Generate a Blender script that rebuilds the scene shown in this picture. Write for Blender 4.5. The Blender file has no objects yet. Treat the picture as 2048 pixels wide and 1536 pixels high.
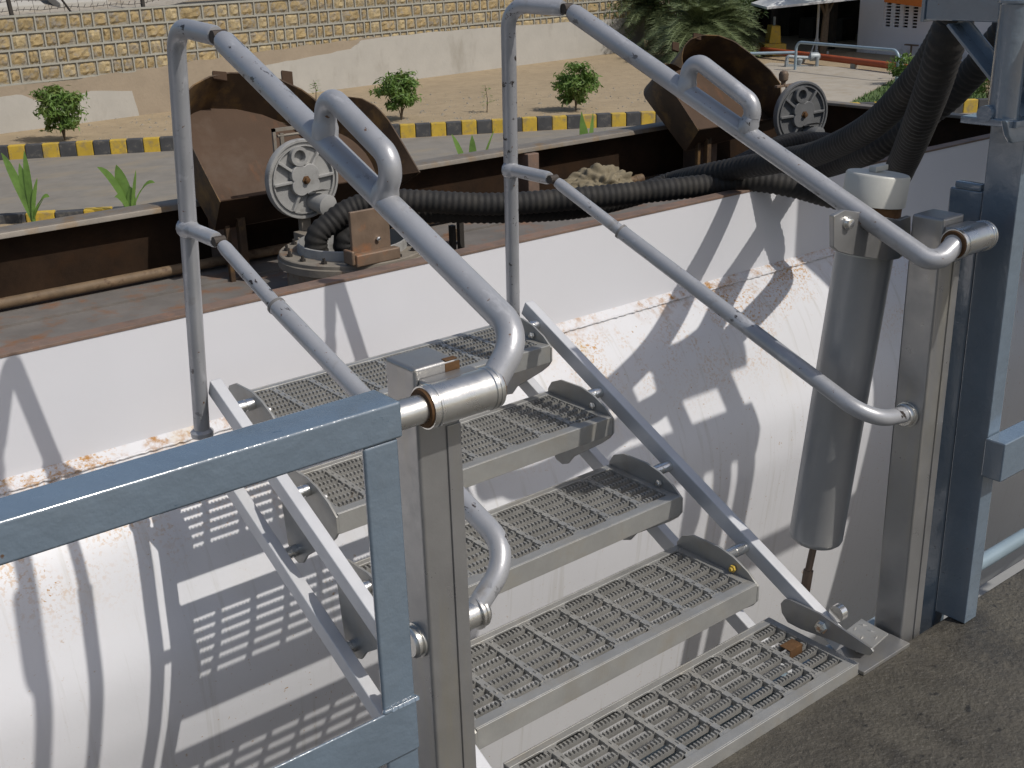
import bpy, bmesh, math, random
from mathutils import Vector, Matrix
rnd = random.Random(7)
SC = bpy.context.scene
COL = SC.collection

# ------------------------------------------------------------------ camera
F = 2351.9                                   # focal length in photo pixels (2048 wide)
CAM = Vector((-1.946, -1.258, 1.504))
_p, _r, _y = 0.36, 0.029, 0.67
_fw = Vector((math.sin(_y)*math.cos(_p), math.cos(_y)*math.cos(_p), -math.sin(_p)))
_rt = Vector((math.cos(_y), -math.sin(_y), 0))
_dn = _fw.cross(_rt)
RT = _rt*math.cos(_r) + _dn*math.sin(_r)
DN = -_rt*math.sin(_r) + _dn*math.cos(_r)
FW = _fw
cd = bpy.data.cameras.new('camera')
cam = bpy.data.objects.new('camera', cd); COL.objects.link(cam)
mw = Matrix.Identity(4)
for i in range(3):
    mw[i][0] = RT[i]; mw[i][1] = -DN[i]; mw[i][2] = -FW[i]; mw[i][3] = CAM[i]
cam.matrix_world = mw
cd.sensor_width = 36; cd.lens = 36*F/2048; cd.clip_start = .05; cd.clip_end = 1000
SC.camera = cam

# ------------------------------------------------------------------ sky and sun
SUN = Vector((.252, -.602, .758)).normalized()
W = bpy.data.worlds.new('World'); SC.world = W; W.use_nodes = True
nt = W.node_tree; nt.nodes.clear()
sky = nt.nodes.new('ShaderNodeTexSky'); sky.sky_type = 'NISHITA'; sky.sun_disc = False
sky.sun_elevation = math.asin(SUN.z); sky.sun_rotation = math.atan2(SUN.x, SUN.y)
sky.air_density = 1.0; sky.dust_density = 2.5; sky.ozone_density = 1.0
bg = nt.nodes.new('ShaderNodeBackground'); bg.inputs[1].default_value = .098
wo = nt.nodes.new('ShaderNodeOutputWorld')
nt.links.new(sky.outputs[0], bg.inputs[0]); nt.links.new(bg.outputs[0], wo.inputs[0])
ld = bpy.data.lights.new('sun', 'SUN'); ld.energy = 2.9; ld.angle = math.radians(.53); ld.color = (1, .965, .91)
lo = bpy.data.objects.new('sun', ld); COL.objects.link(lo)
lo.rotation_euler = SUN.to_track_quat('Z', 'Y').to_euler()
lo.location = SUN*60
SC.view_settings.view_transform = 'Standard'; SC.view_settings.look = 'None'
SC.view_settings.exposure = 0.0; SC.view_settings.gamma = 1; SC.view_settings.use_curve_mapping = False

# ------------------------------------------------------------------ measuring helpers
def ray(px, py): return FW + RT*((px-1024)/F) + DN*((py-768)/F)
def U(px, py, ax, v):
    d = ray(px, py); i = 'xyz'.index(ax); return CAM + d*((v-CAM[i])/d[i])
def UPl(px, py, p0, n):
    d = ray(px, py); return CAM + d*((Vector(p0)-CAM).dot(n)/d.dot(n))
def DP(px, py, dep): return CAM + ray(px, py)*dep
def V(*a): return Vector(a)

# ------------------------------------------------------------------ mesh helpers
class MB:
    def __init__(s): s.v = []; s.f = []
    def add(s, vs, fs):
        b = len(s.v); s.v += [Vector(v) for v in vs]; s.f += [tuple(b+i for i in f) for f in fs]; return s
    def box(s, lo, hi):
        x0, y0, z0 = lo; x1, y1, z1 = hi
        vs = [(x0,y0,z0),(x1,y0,z0),(x1,y1,z0),(x0,y1,z0),(x0,y0,z1),(x1,y0,z1),(x1,y1,z1),(x0,y1,z1)]
        return s.add(vs, [(3,2,1,0),(4,5,6,7),(0,1,5,4),(1,2,6,5),(2,3,7,6),(3,0,4,7)])
    def beam(s, p, q, w, h, up=(0,0,1)):
        p = Vector(p); q = Vector(q); t = (q-p).normalized(); a = t.cross(Vector(up)).normalized(); b = a.cross(t)
        vs = []
        for c in (p, q):
            for i, j in ((-1,-1),(1,-1),(1,1),(-1,1)): vs.append(c+a*(i*w/2)+b*(j*h/2))
        return s.add(vs, [(3,2,1,0),(4,5,6,7),(0,1,5,4),(1,2,6,5),(2,3,7,6),(3,0,4,7)])
    def tube(s, pts, r, n=12, caps=True):
        pts = [Vector(p) for p in pts]; m = len(pts)
        rs = r if isinstance(r, (list, tuple)) else [r]*m
        T = [(pts[min(i+1,m-1)]-pts[max(i-1,0)]).normalized() for i in range(m)]
        a = T[0].cross(Vector((0,0,1)))
        if a.length < .1: a = T[0].cross(Vector((0,1,0)))
        a.normalize(); vs = []; fs = []
        for i in range(m):
            a = (a - T[i]*a.dot(T[i])).normalized(); b = T[i].cross(a)
            for k in range(n):
                t = 2*math.pi*k/n; vs.append(pts[i]+(a*math.cos(t)+b*math.sin(t))*rs[i])
        for i in range(m-1):
            for k in range(n):
                k2 = (k+1) % n; fs.append((i*n+k, i*n+k2, (i+1)*n+k2, (i+1)*n+k))
        if caps: fs += [tuple(range(n))[::-1], tuple((m-1)*n+k for k in range(n))]
        return s.add(vs, fs)
    def lathe(s, p, axis, prof, n=24):          # prof: list of (height along axis, radius)
        axis = Vector(axis).normalized(); p = Vector(p)
        a = axis.cross(Vector((0,0,1)))
        if a.length < .1: a = axis.cross(Vector((0,1,0)))
        a.normalize(); b = axis.cross(a); vs = []; fs = []
        for h, r in prof:
            for k in range(n):
                t = 2*math.pi*k/n; vs.append(p+axis*h+(a*math.cos(t)+b*math.sin(t))*max(r, 1e-5))
        for i in range(len(prof)-1):
            for k in range(n):
                k2 = (k+1) % n; fs.append((i*n+k, i*n+k2, (i+1)*n+k2, (i+1)*n+k))
        fs += [tuple(range(n))[::-1], tuple((len(prof)-1)*n+k for k in range(n))]
        return s.add(vs, fs)
    def prism(s, poly, off):                     # planar 3-D polygon swept by the vector off
        poly = [Vector(p) for p in poly]; n = len(poly); off = Vector(off)
        fs = [tuple(range(n))[::-1], tuple(n+k for k in range(n))]
        for k in range(n): fs.append((k, (k+1) % n, n+(k+1) % n, n+k))
        return s.add(poly+[p+off for p in poly], fs)
    def ext(s, prof, off):                       # open profile swept by off: a sheet
        prof = [Vector(p) for p in prof]; n = len(prof); off = Vector(off)
        return s.add(prof+[p+off for p in prof], [(k, k+1, n+k+1, n+k) for k in range(n-1)])
    def quad(s, a, b, c, d): return s.add([a,b,c,d], [(0,1,2,3)])

ORG = {}
def link(o, parent, org):
    COL.objects.link(o); ORG[o.name] = Vector(org)
    if parent is not None:
        o.parent = parent; o.location = Vector(org)-ORG[parent.name]
    else: o.location = Vector(org)
def make_mesh(name, mb, mat, org, smooth=0, bevel=0):
    me = bpy.data.meshes.new(name); org = Vector(org)
    bm = bmesh.new()
    vs = [bm.verts.new(v-org) for v in mb.v]
    for f in mb.f:
        try: bm.faces.new([vs[i] for i in f])
        except ValueError: pass
    bmesh.ops.recalc_face_normals(bm, faces=bm.faces)
    if bevel:
        es = [e for e in bm.edges if len(e.link_faces) == 2 and e.calc_face_angle(0) > math.radians(35)]
        bmesh.ops.bevel(bm, geom=es, offset=bevel, segments=2, affect='EDGES', clamp_overlap=True, profile=.6)
    bm.to_mesh(me); bm.free()
    if smooth:
        for p in me.polygons: p.use_smooth = True
        try: me.set_sharp_from_angle(angle=math.radians(smooth))
        except Exception: pass
    me.materials.append(mat)
    return me
def tag(o, label=None, cat=None, group=None, kind=None):
    if label: o['label'] = label
    if cat: o['category'] = cat
    if group: o['group'] = group
    if kind: o['kind'] = kind
    return o
def part(name, mb, mat, parent, smooth=0, bevel=0, label=None, kind=None):
    org = ORG[parent.name]
    o = bpy.data.objects.new(name, make_mesh(name, mb, mat, org, smooth or (60 if bevel else 0), bevel)); link(o, parent, org)
    if bevel and not smooth: wm_ = o.modifiers.new('weighted', 'WEIGHTED_NORMAL'); wm_.keep_sharp = True
    return tag(o, label, kind=kind)
def inst(o, parent, loc, name=None, rot=None):   # one more object on the same mesh
    c = bpy.data.objects.new(name or o.name.split('.')[0], o.data); link(c, parent, loc)
    if rot is not None: c.rotation_euler = rot
    return c
def thing(name, loc, label, cat, group=None):
    o = bpy.data.objects.new(name, None); o.empty_display_size = .1; link(o, None, loc)
    return tag(o, label, cat, group)
def solo(name, mb, mat, org, label=None, cat=None, group=None, kind=None, smooth=0, bevel=0):
    o = bpy.data.objects.new(name, make_mesh(name, mb, mat, org, smooth, bevel)); link(o, None, org)
    return tag(o, label, cat, group, kind)
def fillet(pts, rad, n=8):
    pts = [Vector(p) for p in pts]; out = [pts[0]]
    for i in range(1, len(pts)-1):
        r = rad[i-1] if isinstance(rad, (list, tuple)) else rad
        a = (pts[i-1]-pts[i]); b = (pts[i+1]-pts[i]); la, lb = a.length, b.length; a.normalize(); b.normalize()
        ang = a.angle(b); t = min(r/math.tan(ang/2), la*.49, lb*.49)
        p0 = pts[i]+a*t; p1 = pts[i]+b*t; rr = t*math.tan(ang/2)
        c = pts[i]+(a+b).normalized()*(rr/math.sin(ang/2)); u = (p0-c); w = (p1-c); th = u.angle(w)
        for k in range(n+1):
            s = k/n; out.append(c+(u*math.sin((1-s)*th)+w*math.sin(s*th))/math.sin(th))
    out.append(pts[-1]); return out
def catmull(pts, ds):
    pts = [Vector(p) for p in pts]; P = [pts[0]*2-pts[1]]+pts+[pts[-1]*2-pts[-2]]; dense = []
    for i in range(1, len(P)-2):
        for k in range(40):
            t = k/40; a, b, c, d = P[i-1], P[i], P[i+1], P[i+2]
            dense.append(.5*((2*b)+(c-a)*t+(2*a-5*b+4*c-d)*t*t+(3*b-a-3*c+d)*t**3))
    dense.append(pts[-1]); out = [dense[0]]; acc = 0
    for i in range(1, len(dense)):
        seg = (dense[i]-dense[i-1]).length; pos = 0
        while acc+seg-pos >= ds:
            pos += ds-acc; acc = 0; out.append(dense[i-1].lerp(dense[i], min(pos/seg, 1)))
        acc += seg-pos
    return out

# ------------------------------------------------------------------ materials
MATS = {}
def M(name, col, rough=.6, metal=0, var=.12, scale=6, bump=0, bscale=40, spots=(), spec=.5, stretch=None, rvar=0):
    m = bpy.data.materials.new(name); m.use_nodes = True; t = m.node_tree; N = t.nodes; L = t.links
    b = N['Principled BSDF']; b.inputs['Metallic'].default_value = metal
    b.inputs['Specular IOR Level'].default_value = spec
    g = N.new('ShaderNodeNewGeometry'); pos = g.outputs['Position']
    def coords(st):
        if not st: return pos
        q = N.new('ShaderNodeVectorMath'); q.operation = 'MULTIPLY'; q.inputs[1].default_value = st; L.new(pos, q.inputs[0]); return q.outputs[0]
    def noise(sc, det=5, st=None, ro=.6):
        q = N.new('ShaderNodeTexNoise'); q.inputs['Scale'].default_value = sc; q.inputs['Detail'].default_value = det
        q.inputs['Roughness'].default_value = ro; L.new(coords(st), q.inputs['Vector']); return q.outputs['Fac']
    def ramp(src, lo, hi):
        q = N.new('ShaderNodeMapRange'); q.inputs[1].default_value = lo; q.inputs[2].default_value = hi; L.new(src, q.inputs[0]); return q.outputs[0]
    def mix(fac, A, B):
        q = N.new('ShaderNodeMix'); q.data_type = 'RGBA'; L.new(fac, q.inputs['Factor'])
        for sock, x in ((q.inputs['A'], A), (q.inputs['B'], B)):
            if isinstance(x, tuple): sock.default_value = (*x, 1)
            else: L.new(x, sock)
        return q.outputs['Result']
    lo = tuple(c*(1-var) for c in col); hi = tuple(min(c*(1+var), 1) for c in col)
    c = mix(ramp(noise(scale, 6, stretch), .3, .7), lo, hi)
    rsock = None
    for s in spots:    # dict(col, scale, lo, hi, st, z=(z0,z1), rough)
        f = ramp(noise(s.get('scale', 20), s.get('det', 6), s.get('st'), s.get('ro', .65)), s['lo'], s['hi'])
        for key, idx in (('x', 0), ('y', 1), ('z', 2)):
            if key in s:
                sx = N.new('ShaderNodeSeparateXYZ'); L.new(pos, sx.inputs[0])
                mm = N.new('ShaderNodeMath'); mm.operation = 'MULTIPLY'; L.new(f, mm.inputs[0]); L.new(ramp(sx.outputs[idx], *s[key]), mm.inputs[1]); f = mm.outputs[0]
        if 'mask' in s:
            mm = N.new('ShaderNodeMath'); mm.operation = 'MULTIPLY'; L.new(f, mm.inputs[0]); L.new(ramp(noise(s['mask'][0], 3), s['mask'][1], s['mask'][2]), mm.inputs[1]); f = mm.outputs[0]
        c = mix(f, c, s['col'])
    L.new(c, b.inputs['Base Color'])
    if rvar:
        q = N.new('ShaderNodeMapRange'); q.inputs[1].default_value = .3; q.inputs[2].default_value = .7
        q.inputs[3].default_value = max(rough-rvar, .02); q.inputs[4].default_value = rough+rvar
        L.new(noise(scale*3, 4), q.inputs[0]); L.new(q.outputs[0], b.inputs['Roughness'])
    else: b.inputs['Roughness'].default_value = rough
    if bump:
        q = N.new('ShaderNodeBump'); q.inputs['Strength'].default_value = 1; q.inputs['Distance'].default_value = bump
        L.new(noise(bscale, 4), q.inputs['Height']); L.new(q.outputs[0], b.inputs['Normal'])
    MATS[name] = m; return m

RUST = (.22, .085, .02)
m_steel = M('stainless steel', (.34,.335,.315), .4, .4, .13, 9, .0004, 160, [dict(col=(.2,.13,.07), scale=60, lo=.68, hi=.8), dict(col=(.33,.31,.27), scale=14, lo=.5, hi=.7)], rvar=.1)
m_post = M('brushed steel post', (.33,.325,.318), .36, .68, .1, 6, .0003, 120, [dict(col=(.25,.11,.03), scale=30, lo=.72, hi=.8), dict(col=(.36,.34,.29), scale=7, lo=.5, hi=.75, st=(3,3,.4))], rvar=.1)
m_sleeve = M('bright steel sleeve', (.62,.61,.58), .3, .9, .06, 8, .0002, 200, [dict(col=(.22,.1,.03), scale=45, lo=.66, hi=.74)], rvar=.08)
m_rail = M('worn silver paint', (.37,.373,.385), .36, .3, .1, 7, .0003, 120, [dict(col=(.04,.03,.025), scale=48, lo=.6, hi=.625, st=(1,.4,.8), mask=(4, .48, .6)), dict(col=(.17,.09,.05), scale=70, lo=.66, hi=.69), dict(col=(.52,.52,.53), scale=22, lo=.6, hi=.7, st=(1,.3,.6)), dict(col=(.25,.22,.18), scale=12, lo=.62, hi=.8)], rvar=.08)
m_alu = M('bright aluminium bar', (.58,.58,.585), .42, .15, .06, 8, .0003, 120, [dict(col=(.3,.28,.25), scale=40, lo=.7, hi=.78)], rvar=.08)
m_bar = M('worn grating bar', (.3,.292,.27), .5, .35, .2, 14, .0003, 200, [dict(col=(.5,.48,.45), scale=90, lo=.62, hi=.72), dict(col=(.16,.12,.08), scale=25, lo=.62, hi=.75)])
m_pin = M('polished pin steel', (.75,.74,.71), .22, .95, .05)
m_gap = M('dark joint', (.045,.034,.026), .7)
m_collar = M('worn collar', (.2,.19,.18), .5, .3)
m_blue = M('blue gloss paint', (.125,.168,.212), .18, 0, .1, 9, .0032, 24, [dict(col=(.05,.07,.09), scale=60, lo=.665, hi=.69, st=(.35,1,1.4), mask=(5,.45,.6)), dict(col=(.1,.055,.03), scale=26, lo=.7, hi=.72), dict(col=(.135,.17,.2), scale=3, lo=.5, hi=.75), dict(col=(.07,.11,.15), scale=22, lo=.68, hi=.72, st=(.5,1,1)), dict(col=(.2,.26,.31), scale=30, lo=.72, hi=.8)], spec=.8, rvar=.06)
m_white = M('white tank paint', (.625,.62,.63), .42, 0, .02, 2, .0004, 30, [
    dict(col=(.5,.485,.46), scale=11, lo=.56, hi=.76, st=(3.2,.4,.1)),
    dict(col=(.36,.19,.04), scale=85, lo=.65, hi=.675, mask=(3.2, .4, .6)),
    dict(col=(.46,.23,.035), scale=95, lo=.515, hi=.59, z=(-.08,.27), mask=(4.2, .46, .62)),
    dict(col=(.36,.17,.03), scale=17, lo=.48, hi=.6, z=(.225,.28), det=9, ro=.75, mask=(5, .4, .55)),
    dict(col=(.52,.38,.16), scale=10, lo=.5, hi=.74, st=(1,.35,.2), z=(-.12,.24), mask=(2.6, .5, .6))], spec=.4)
m_coam = M('white coaming paint', (.67,.665,.685), .45, 0, .015, 3, .0003, 25, [dict(col=(.5,.46,.42), scale=80, lo=.7, hi=.76)], spec=.4)
m_rim = M('rusty brown rim', (.17,.115,.085), .75, 0, .3, 9, .001, 90, [dict(col=(.2,.115,.075), scale=18, lo=.52, hi=.64), dict(col=(.4,.38,.36), scale=60, lo=.68, hi=.74)])
m_deck = M('weathered tank deck', (.15,.135,.12), .8, 0, .2, 6, .0012, 70, [dict(col=(.2,.1,.05), scale=7, lo=.52, hi=.7), dict(col=(.5,.48,.45), scale=90, lo=.74, hi=.78)])
m_rustshade = M('shaded rusty steel', (.026,.014,.007), .85, 0, .35, 8, .001, 60, [dict(col=(.035,.016,.006), scale=6, lo=.5, hi=.75)], spec=.2)  # rust, darkened further to paint in shade on coaming inside and hinge wall
m_hood = M('brown primer steel', (.075,.046,.029), .7, 0, .12, 5, .0006, 60, [dict(col=(.13,.06,.03), scale=11, lo=.58, hi=.75, st=(1,.4,.4)), dict(col=(.1,.07,.05), scale=3, lo=.55, hi=.7)], spec=.2)
m_hoodw = M('rusted hood wall', (.06,.034,.016), .7, 0, .3, 10, .0008, 50, [dict(col=(.2,.11,.03), scale=6, lo=.5, hi=.72)])
m_flange = M('dusty steel flange', (.2,.175,.14), .75, 0, .18, 12, .0008, 90, [dict(col=(.16,.085,.04), scale=10, lo=.55, hi=.7)])
m_cover = M('grey cast cover', (.31,.305,.29), .6, .1, .12, 14, .0005, 120, [dict(col=(.17,.16,.145), scale=16, lo=.55, hi=.75)])
m_rubber = M('black ribbed rubber', (.024,.0225,.021), .7, 0, .3, 14, .0004, 200, [dict(col=(.045,.04,.033), scale=9, lo=.5, hi=.75)], spec=.3)
m_dark = M('dark iron', (.03,.025,.02), .7)
m_pipe = M('rusty pipe', (.15,.1,.055), .7, 0, .25, 14, .0006, 80, [dict(col=(.09,.05,.025), scale=20, lo=.55, hi=.65)])
m_bracket = M('brown bracket steel', (.18,.125,.085), .6, .2, .2, 16, .0006, 90, [dict(col=(.28,.13,.06), scale=9, lo=.55, hi=.7)])
m_cyl = M('grey spring cylinder', (.3,.297,.29), .36, .25, .09, 5, .0003, 120, [dict(col=(.16,.12,.07), scale=40, lo=.7, hi=.76)], rvar=.07)
m_cap = M('cream cap paint', (.5,.49,.44), .5, .1, .06, 8, .0003, 100, [dict(col=(.3,.17,.06), scale=22, lo=.66, hi=.74)])
m_rustband = M('rust band', (.095,.045,.014), .85, 0, .3, 30, .0008, 150)
m_conc = M('oily concrete', (.068,.06,.046), .5, 0, .35, 9, .006, 90, [dict(col=(.032,.029,.024), scale=4, lo=.48, hi=.66), dict(col=(.09,.08,.06), scale=3, lo=.5, hi=.68), dict(col=(.02,.018,.015), scale=38, lo=.6, hi=.68), dict(col=(.2,.18,.14), scale=190, lo=.66, hi=.76), dict(col=(.02,.017,.013), scale=70, lo=.62, hi=.7)], rvar=.2)
m_yellow = M('yellow paint', (.5,.335,.035), .7, 0, .14, 3, .002, 60, [dict(col=(.3,.22,.09), scale=5, lo=.5, hi=.68), dict(col=(.2,.17,.12), scale=18, lo=.62, hi=.7)])
m_black = M('black kerb paint', (.055,.055,.056), .75, 0, .25, 3, .002, 60, [dict(col=(.15,.135,.11), scale=6, lo=.55, hi=.72)])
m_sand = M('sand', (.325,.25,.155), .95, 0, .1, 1.2, .02, 12, [dict(col=(.26,.2,.12), scale=3, lo=.5, hi=.7), dict(col=(.2,.16,.1), scale=9, lo=.68, hi=.74)])
m_road = M('asphalt', (.205,.185,.155), .85, 0, .13, 2.2, .004, 60, [dict(col=(.25,.21,.15), scale=1.1, lo=.5, hi=.68, st=(.5,1,1))])
m_apron = M('pale concrete', (.35,.31,.25), .9, 0, .08, 1.2, .004, 30, [dict(col=(.3,.25,.18), scale=2, lo=.5, hi=.7)])
m_bay = M('grey bay concrete', (.3,.295,.28), .9, 0, .1, 1.5)
m_grass = M('grass', (.075,.12,.03), .8, 0, .3, 5)
m_stone = [M('ochre stone', (.33,.245,.12), .95, 0, .22, 7, .03, 9, [dict(col=(.25,.215,.165), scale=4.5, lo=.48, hi=.64), dict(col=(.42,.34,.19), scale=6, lo=.58, hi=.75)]),
           M('pale ochre stone', (.38,.3,.165), .95, 0, .2, 7, .03, 9, [dict(col=(.26,.225,.17), scale=5, lo=.48, hi=.66)]),
           M('brown ochre stone', (.28,.21,.105), .95, 0, .25, 7, .03, 9, [dict(col=(.24,.21,.165), scale=4, lo=.5, hi=.6)])]
m_mortar = M('grey mortar', (.25,.225,.18), .95, 0, .2, 6, .03, 16, [dict(col=(.32,.25,.14), scale=5, lo=.52, hi=.66)])
m_rib = M('pale mortar rib', (.31,.3,.255), .95, 0, .1, 6, .004, 30)
m_tan = M('tan plaster', (.29,.235,.17), .95, 0, .08, 1.5, .01, 10, [dict(col=(.2,.17,.12), scale=2, lo=.62, hi=.8)])
m_pale = M('pale plaster', (.385,.365,.325), .9, 0, .06, 1.2, .006, 8, [dict(col=(.3,.28,.24), scale=1.4, lo=.55, hi=.75, st=(1,1,.4))])
m_bwhite = M('white building paint', (.74,.73,.74), .85, 0, .04, .8, .004, 6, [dict(col=(.3,.27,.2), scale=.9, lo=.66, hi=.74), dict(col=(.42,.38,.33), scale=1.5, lo=.5, hi=.7, z=(-2.4,-3))])
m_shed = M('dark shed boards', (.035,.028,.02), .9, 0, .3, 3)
m_leaf = M('shrub leaf', (.13,.22,.045), .5, 0, .45, 4, spots=[dict(col=(.19,.24,.06), scale=3, lo=.5, hi=.66)])
m_leafd = M('dark foliage', (.065,.105,.03), .55, 0, .5, 2.2)
m_frond = M('palm frond', (.14,.175,.075), .55, 0, .4, 3)
m_corn = M('fresh blade leaf', (.17,.29,.06), .45, 0, .25, 5)
m_bark = M('bark', (.11,.08,.05), .9, 0, .25, 12, .01, 30)
m_orange = M('orange board', (.6,.16,.02), .6, 0, .05)
m_red = M('red oxide pipe paint', (.34,.07,.02), .6, 0, .12, 3)
m_grey = M('grey valve paint', (.3,.33,.34), .5, .2, .12, 6)
m_pblue = M('pale blue pipe paint', (.27,.35,.4), .4, .1, .1, 4)
m_cloth = M('dirty canvas', (.2,.165,.105), .9, 0, .25, 18, .002, 90)
m_canopy = M('pale canopy cloth', (.62,.62,.6), .8, 0, .05)
m_wire = M('fence wire', (.06,.05,.045), .7)
_b = m_blue.node_tree.nodes['Principled BSDF']; _b.inputs['Coat Weight'].default_value = 1; _b.inputs['Coat Roughness'].default_value = .12; _b.inputs['Coat IOR'].default_value = 1.7
for _m, _s in ((m_leaf, .35), (m_corn, .4), (m_frond, .2), (m_leafd, .25)):
    _b = _m.node_tree.nodes['Principled BSDF']; _b.inputs['Subsurface Weight'].default_value = 0
    tr = _m.node_tree.nodes.new('ShaderNodeBsdfTranslucent'); ms = _m.node_tree.nodes.new('ShaderNodeMixShader'); ms.inputs[0].default_value = _s
    _src = _b.inputs['Base Color'].links[0].from_socket; _m.node_tree.links.new(_src, tr.inputs[0])
    _out = _m.node_tree.nodes['Material Output']
    _m.node_tree.links.new(_b.outputs[0], ms.inputs[1]); _m.node_tree.links.new(tr.outputs[0], ms.inputs[2]); _m.node_tree.links.new(ms.outputs[0], _out.inputs[0])

GZ = -3.0
# ================================================================== THE SETTING
solo('ground', MB().quad((-150,-60,GZ),(220,-60,GZ),(220,260,GZ),(-150,260,GZ)), m_sand, (0,0,GZ), kind='structure')
KF = [V(-14,39.08,GZ), V(6.05,28.0,GZ), V(20.03,20.27,GZ), V(27.03,15.37,GZ), V(34,9.6,GZ)]       # far kerb line, road side
kd = V(14,-7.72,0).normalized(); kn = V(-kd.y, kd.x, 0)
KN0 = V(3.93,20.94,GZ)
def nk(t): return KN0+kd*t
def up(v, h): return Vector((v.x, v.y, v.z+h))
rd = MB()
far = [up(p, .004) for p in KF]; near = [up(nk(t), .004) for t in (-22, 0, 16, 24, 33)]
rd.add(far+near, [(i, i+1, 5+i+1, 5+i) for i in range(4)])
solo('loading_bay', MB().add([V(-60,-30,GZ+.003), V(60,-30,GZ+.003), nk(40)+V(0,-1,.003), nk(-60)+V(0,-1,.003)], [(0,1,2,3)]), m_bay, (0,5,GZ), kind='structure')
solo('road', rd, m_road, (10,22,GZ), kind='structure')
apx = [(1540,125),(1680,134),(1790,145),(1803,149),(1690,208),(1650,222)]
ap = [U(x, y, 'z', GZ+.05) for x, y in apx] + [V(21.5,19.9,GZ+.05), V(24,24,GZ+.05)]
solo('pavement', MB().prism([p-V(0,0,.08) for p in ap], (0,0,.08)), m_apron, (28,22,GZ), kind='structure')
gpx = [(1694,209),(1802,152),(1830,148),(1990,190),(1960,215),(1800,225)]
gpl = [U(x, y, 'z', GZ+.02) for x, y in gpx]
gm = MB().add(gpl, [tuple(range(6))])
cen = sum(gpl, V(0,0,0))/6
for i in range(2600):
    k = rnd.randrange(6); a, b = gpl[k], gpl[(k+1) % 6]; u, w = sorted((rnd.random(), rnd.random()))
    p = cen*(1-w)+a*(w-u)+b*u; h = rnd.uniform(.04,.14); t = rnd.uniform(0,6.28); d = V(math.cos(t), math.sin(t), 0)
    gm.add([p-d*.02, p+d*.02, p+V(rnd.uniform(-.05,.05), rnd.uniform(-.05,.05), h)], [(0,1,2)])
solo('grass_strip', gm, m_grass, cen, 'short green grass strip beside the pale concrete pavement', 'grass', kind='stuff')

# platform the photographer stands on
solo('platform_floor', MB().box((-6,-6,-.25),(7,.004,-.03)), m_conc, (0,0,0), kind='structure', bevel=.006)

# ------------------------------------------------------------------ kerbs, block by block
def kerb(line, label, cat, w, h, step, skip=0):
    t = thing('kerb', line[0], label, cat, 'striped road kerbs')
    pts = catmull(line, step); proto = {}
    for i in range(len(pts)-1):
        a, b = pts[i], pts[i+1]; ang = math.atan2(b.y-a.y, b.x-a.x); L = (b-a).length-.012
        mat = m_yellow if i % 2 else m_black
        if i % 2 not in proto:
            mb = MB().box((0,0,-.05),(L,w,h))
            me = make_mesh('kerb_block', mb, mat, (0,0,0), 0, .02); proto[i % 2] = me
        o = bpy.data.objects.new('kerb_block', proto[i % 2]); link(o, t, a); o.rotation_euler = (rnd.uniform(-.01,.01), 0, ang+rnd.uniform(-.006,.006)); o.location.z += rnd.uniform(-.008,.008)
    return t
_a = KF[1]-(KF[2]-KF[1]).normalized()*(.72*12)-V(0,0,0)
kerb([_a]+KF[1:], 'yellow and black striped kerb along the sandy verge across the road', 'kerb', .22, .33, .385)
kerb([nk(-8), nk(0), nk(16), nk(24)], 'yellow and black striped kerb on the near side of the road, behind the tanker', 'kerb', -.2, .16, .5)

# ------------------------------------------------------------------ stone retaining wall
WA = V(7.44,32.63,GZ); wd = V(1,.126,0).normalized(); wn = V(wd.y,-wd.x,0)      # wn points to the road
def wp(s, z, o=0): return WA+wd*s+V(0,0,z-GZ)+wn*o
S0, S1 = -10, 28.2
wall = thing('retaining_wall', wp(9, GZ), 'long ochre stone retaining wall with grey mortar ribs and a pale plaster foot', 'stone wall')
part('wall_core', MB().prism([wp(S0,GZ-.2,-.6), wp(S0,GZ-.2,-.012), wp(S0,-.005,-.012), wp(S0,-.005,-.6)], wd*(S1-S0)), m_mortar, wall)
rows = [-1.76+.435*k for k in range(5)]
ribs = MB(); stones = []
def topz(s): return -.02
for r in range(len(rows)-1):
    z0, z1 = rows[r], rows[r+1]; s = S0+rnd.uniform(0,.3); vis = (topz(14) > z0)
    while s < S1:
        wdt = rnd.choice([.3,.34,.38,.42,.46,.52,.6,.74])*rnd.uniform(.88,1.1)
        if s+wdt > S1: break
        if z1 <= topz(s)+.12: stones.append((s, z0, wdt, z1-z0))
        s += wdt
for r in range(len(rows)):
    a = S0
    if a < S1: ribs.prism([wp(a,rows[r]-.03,-.05), wp(a,rows[r]+.03,-.05), wp(a,rows[r]+.022,.034), wp(a,rows[r]-.022,.034)], wd*(S1-a))
for s, z0, w, h in stones:
    ribs.prism([wp(s-.028,z0+.02,-.05), wp(s+.028,z0+.02,-.05), wp(s+.02,z0+.02,.03), wp(s-.02,z0+.02,.03)], (0,0,h-.04))
part('mortar_ribs', ribs, m_rib, wall)
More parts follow.
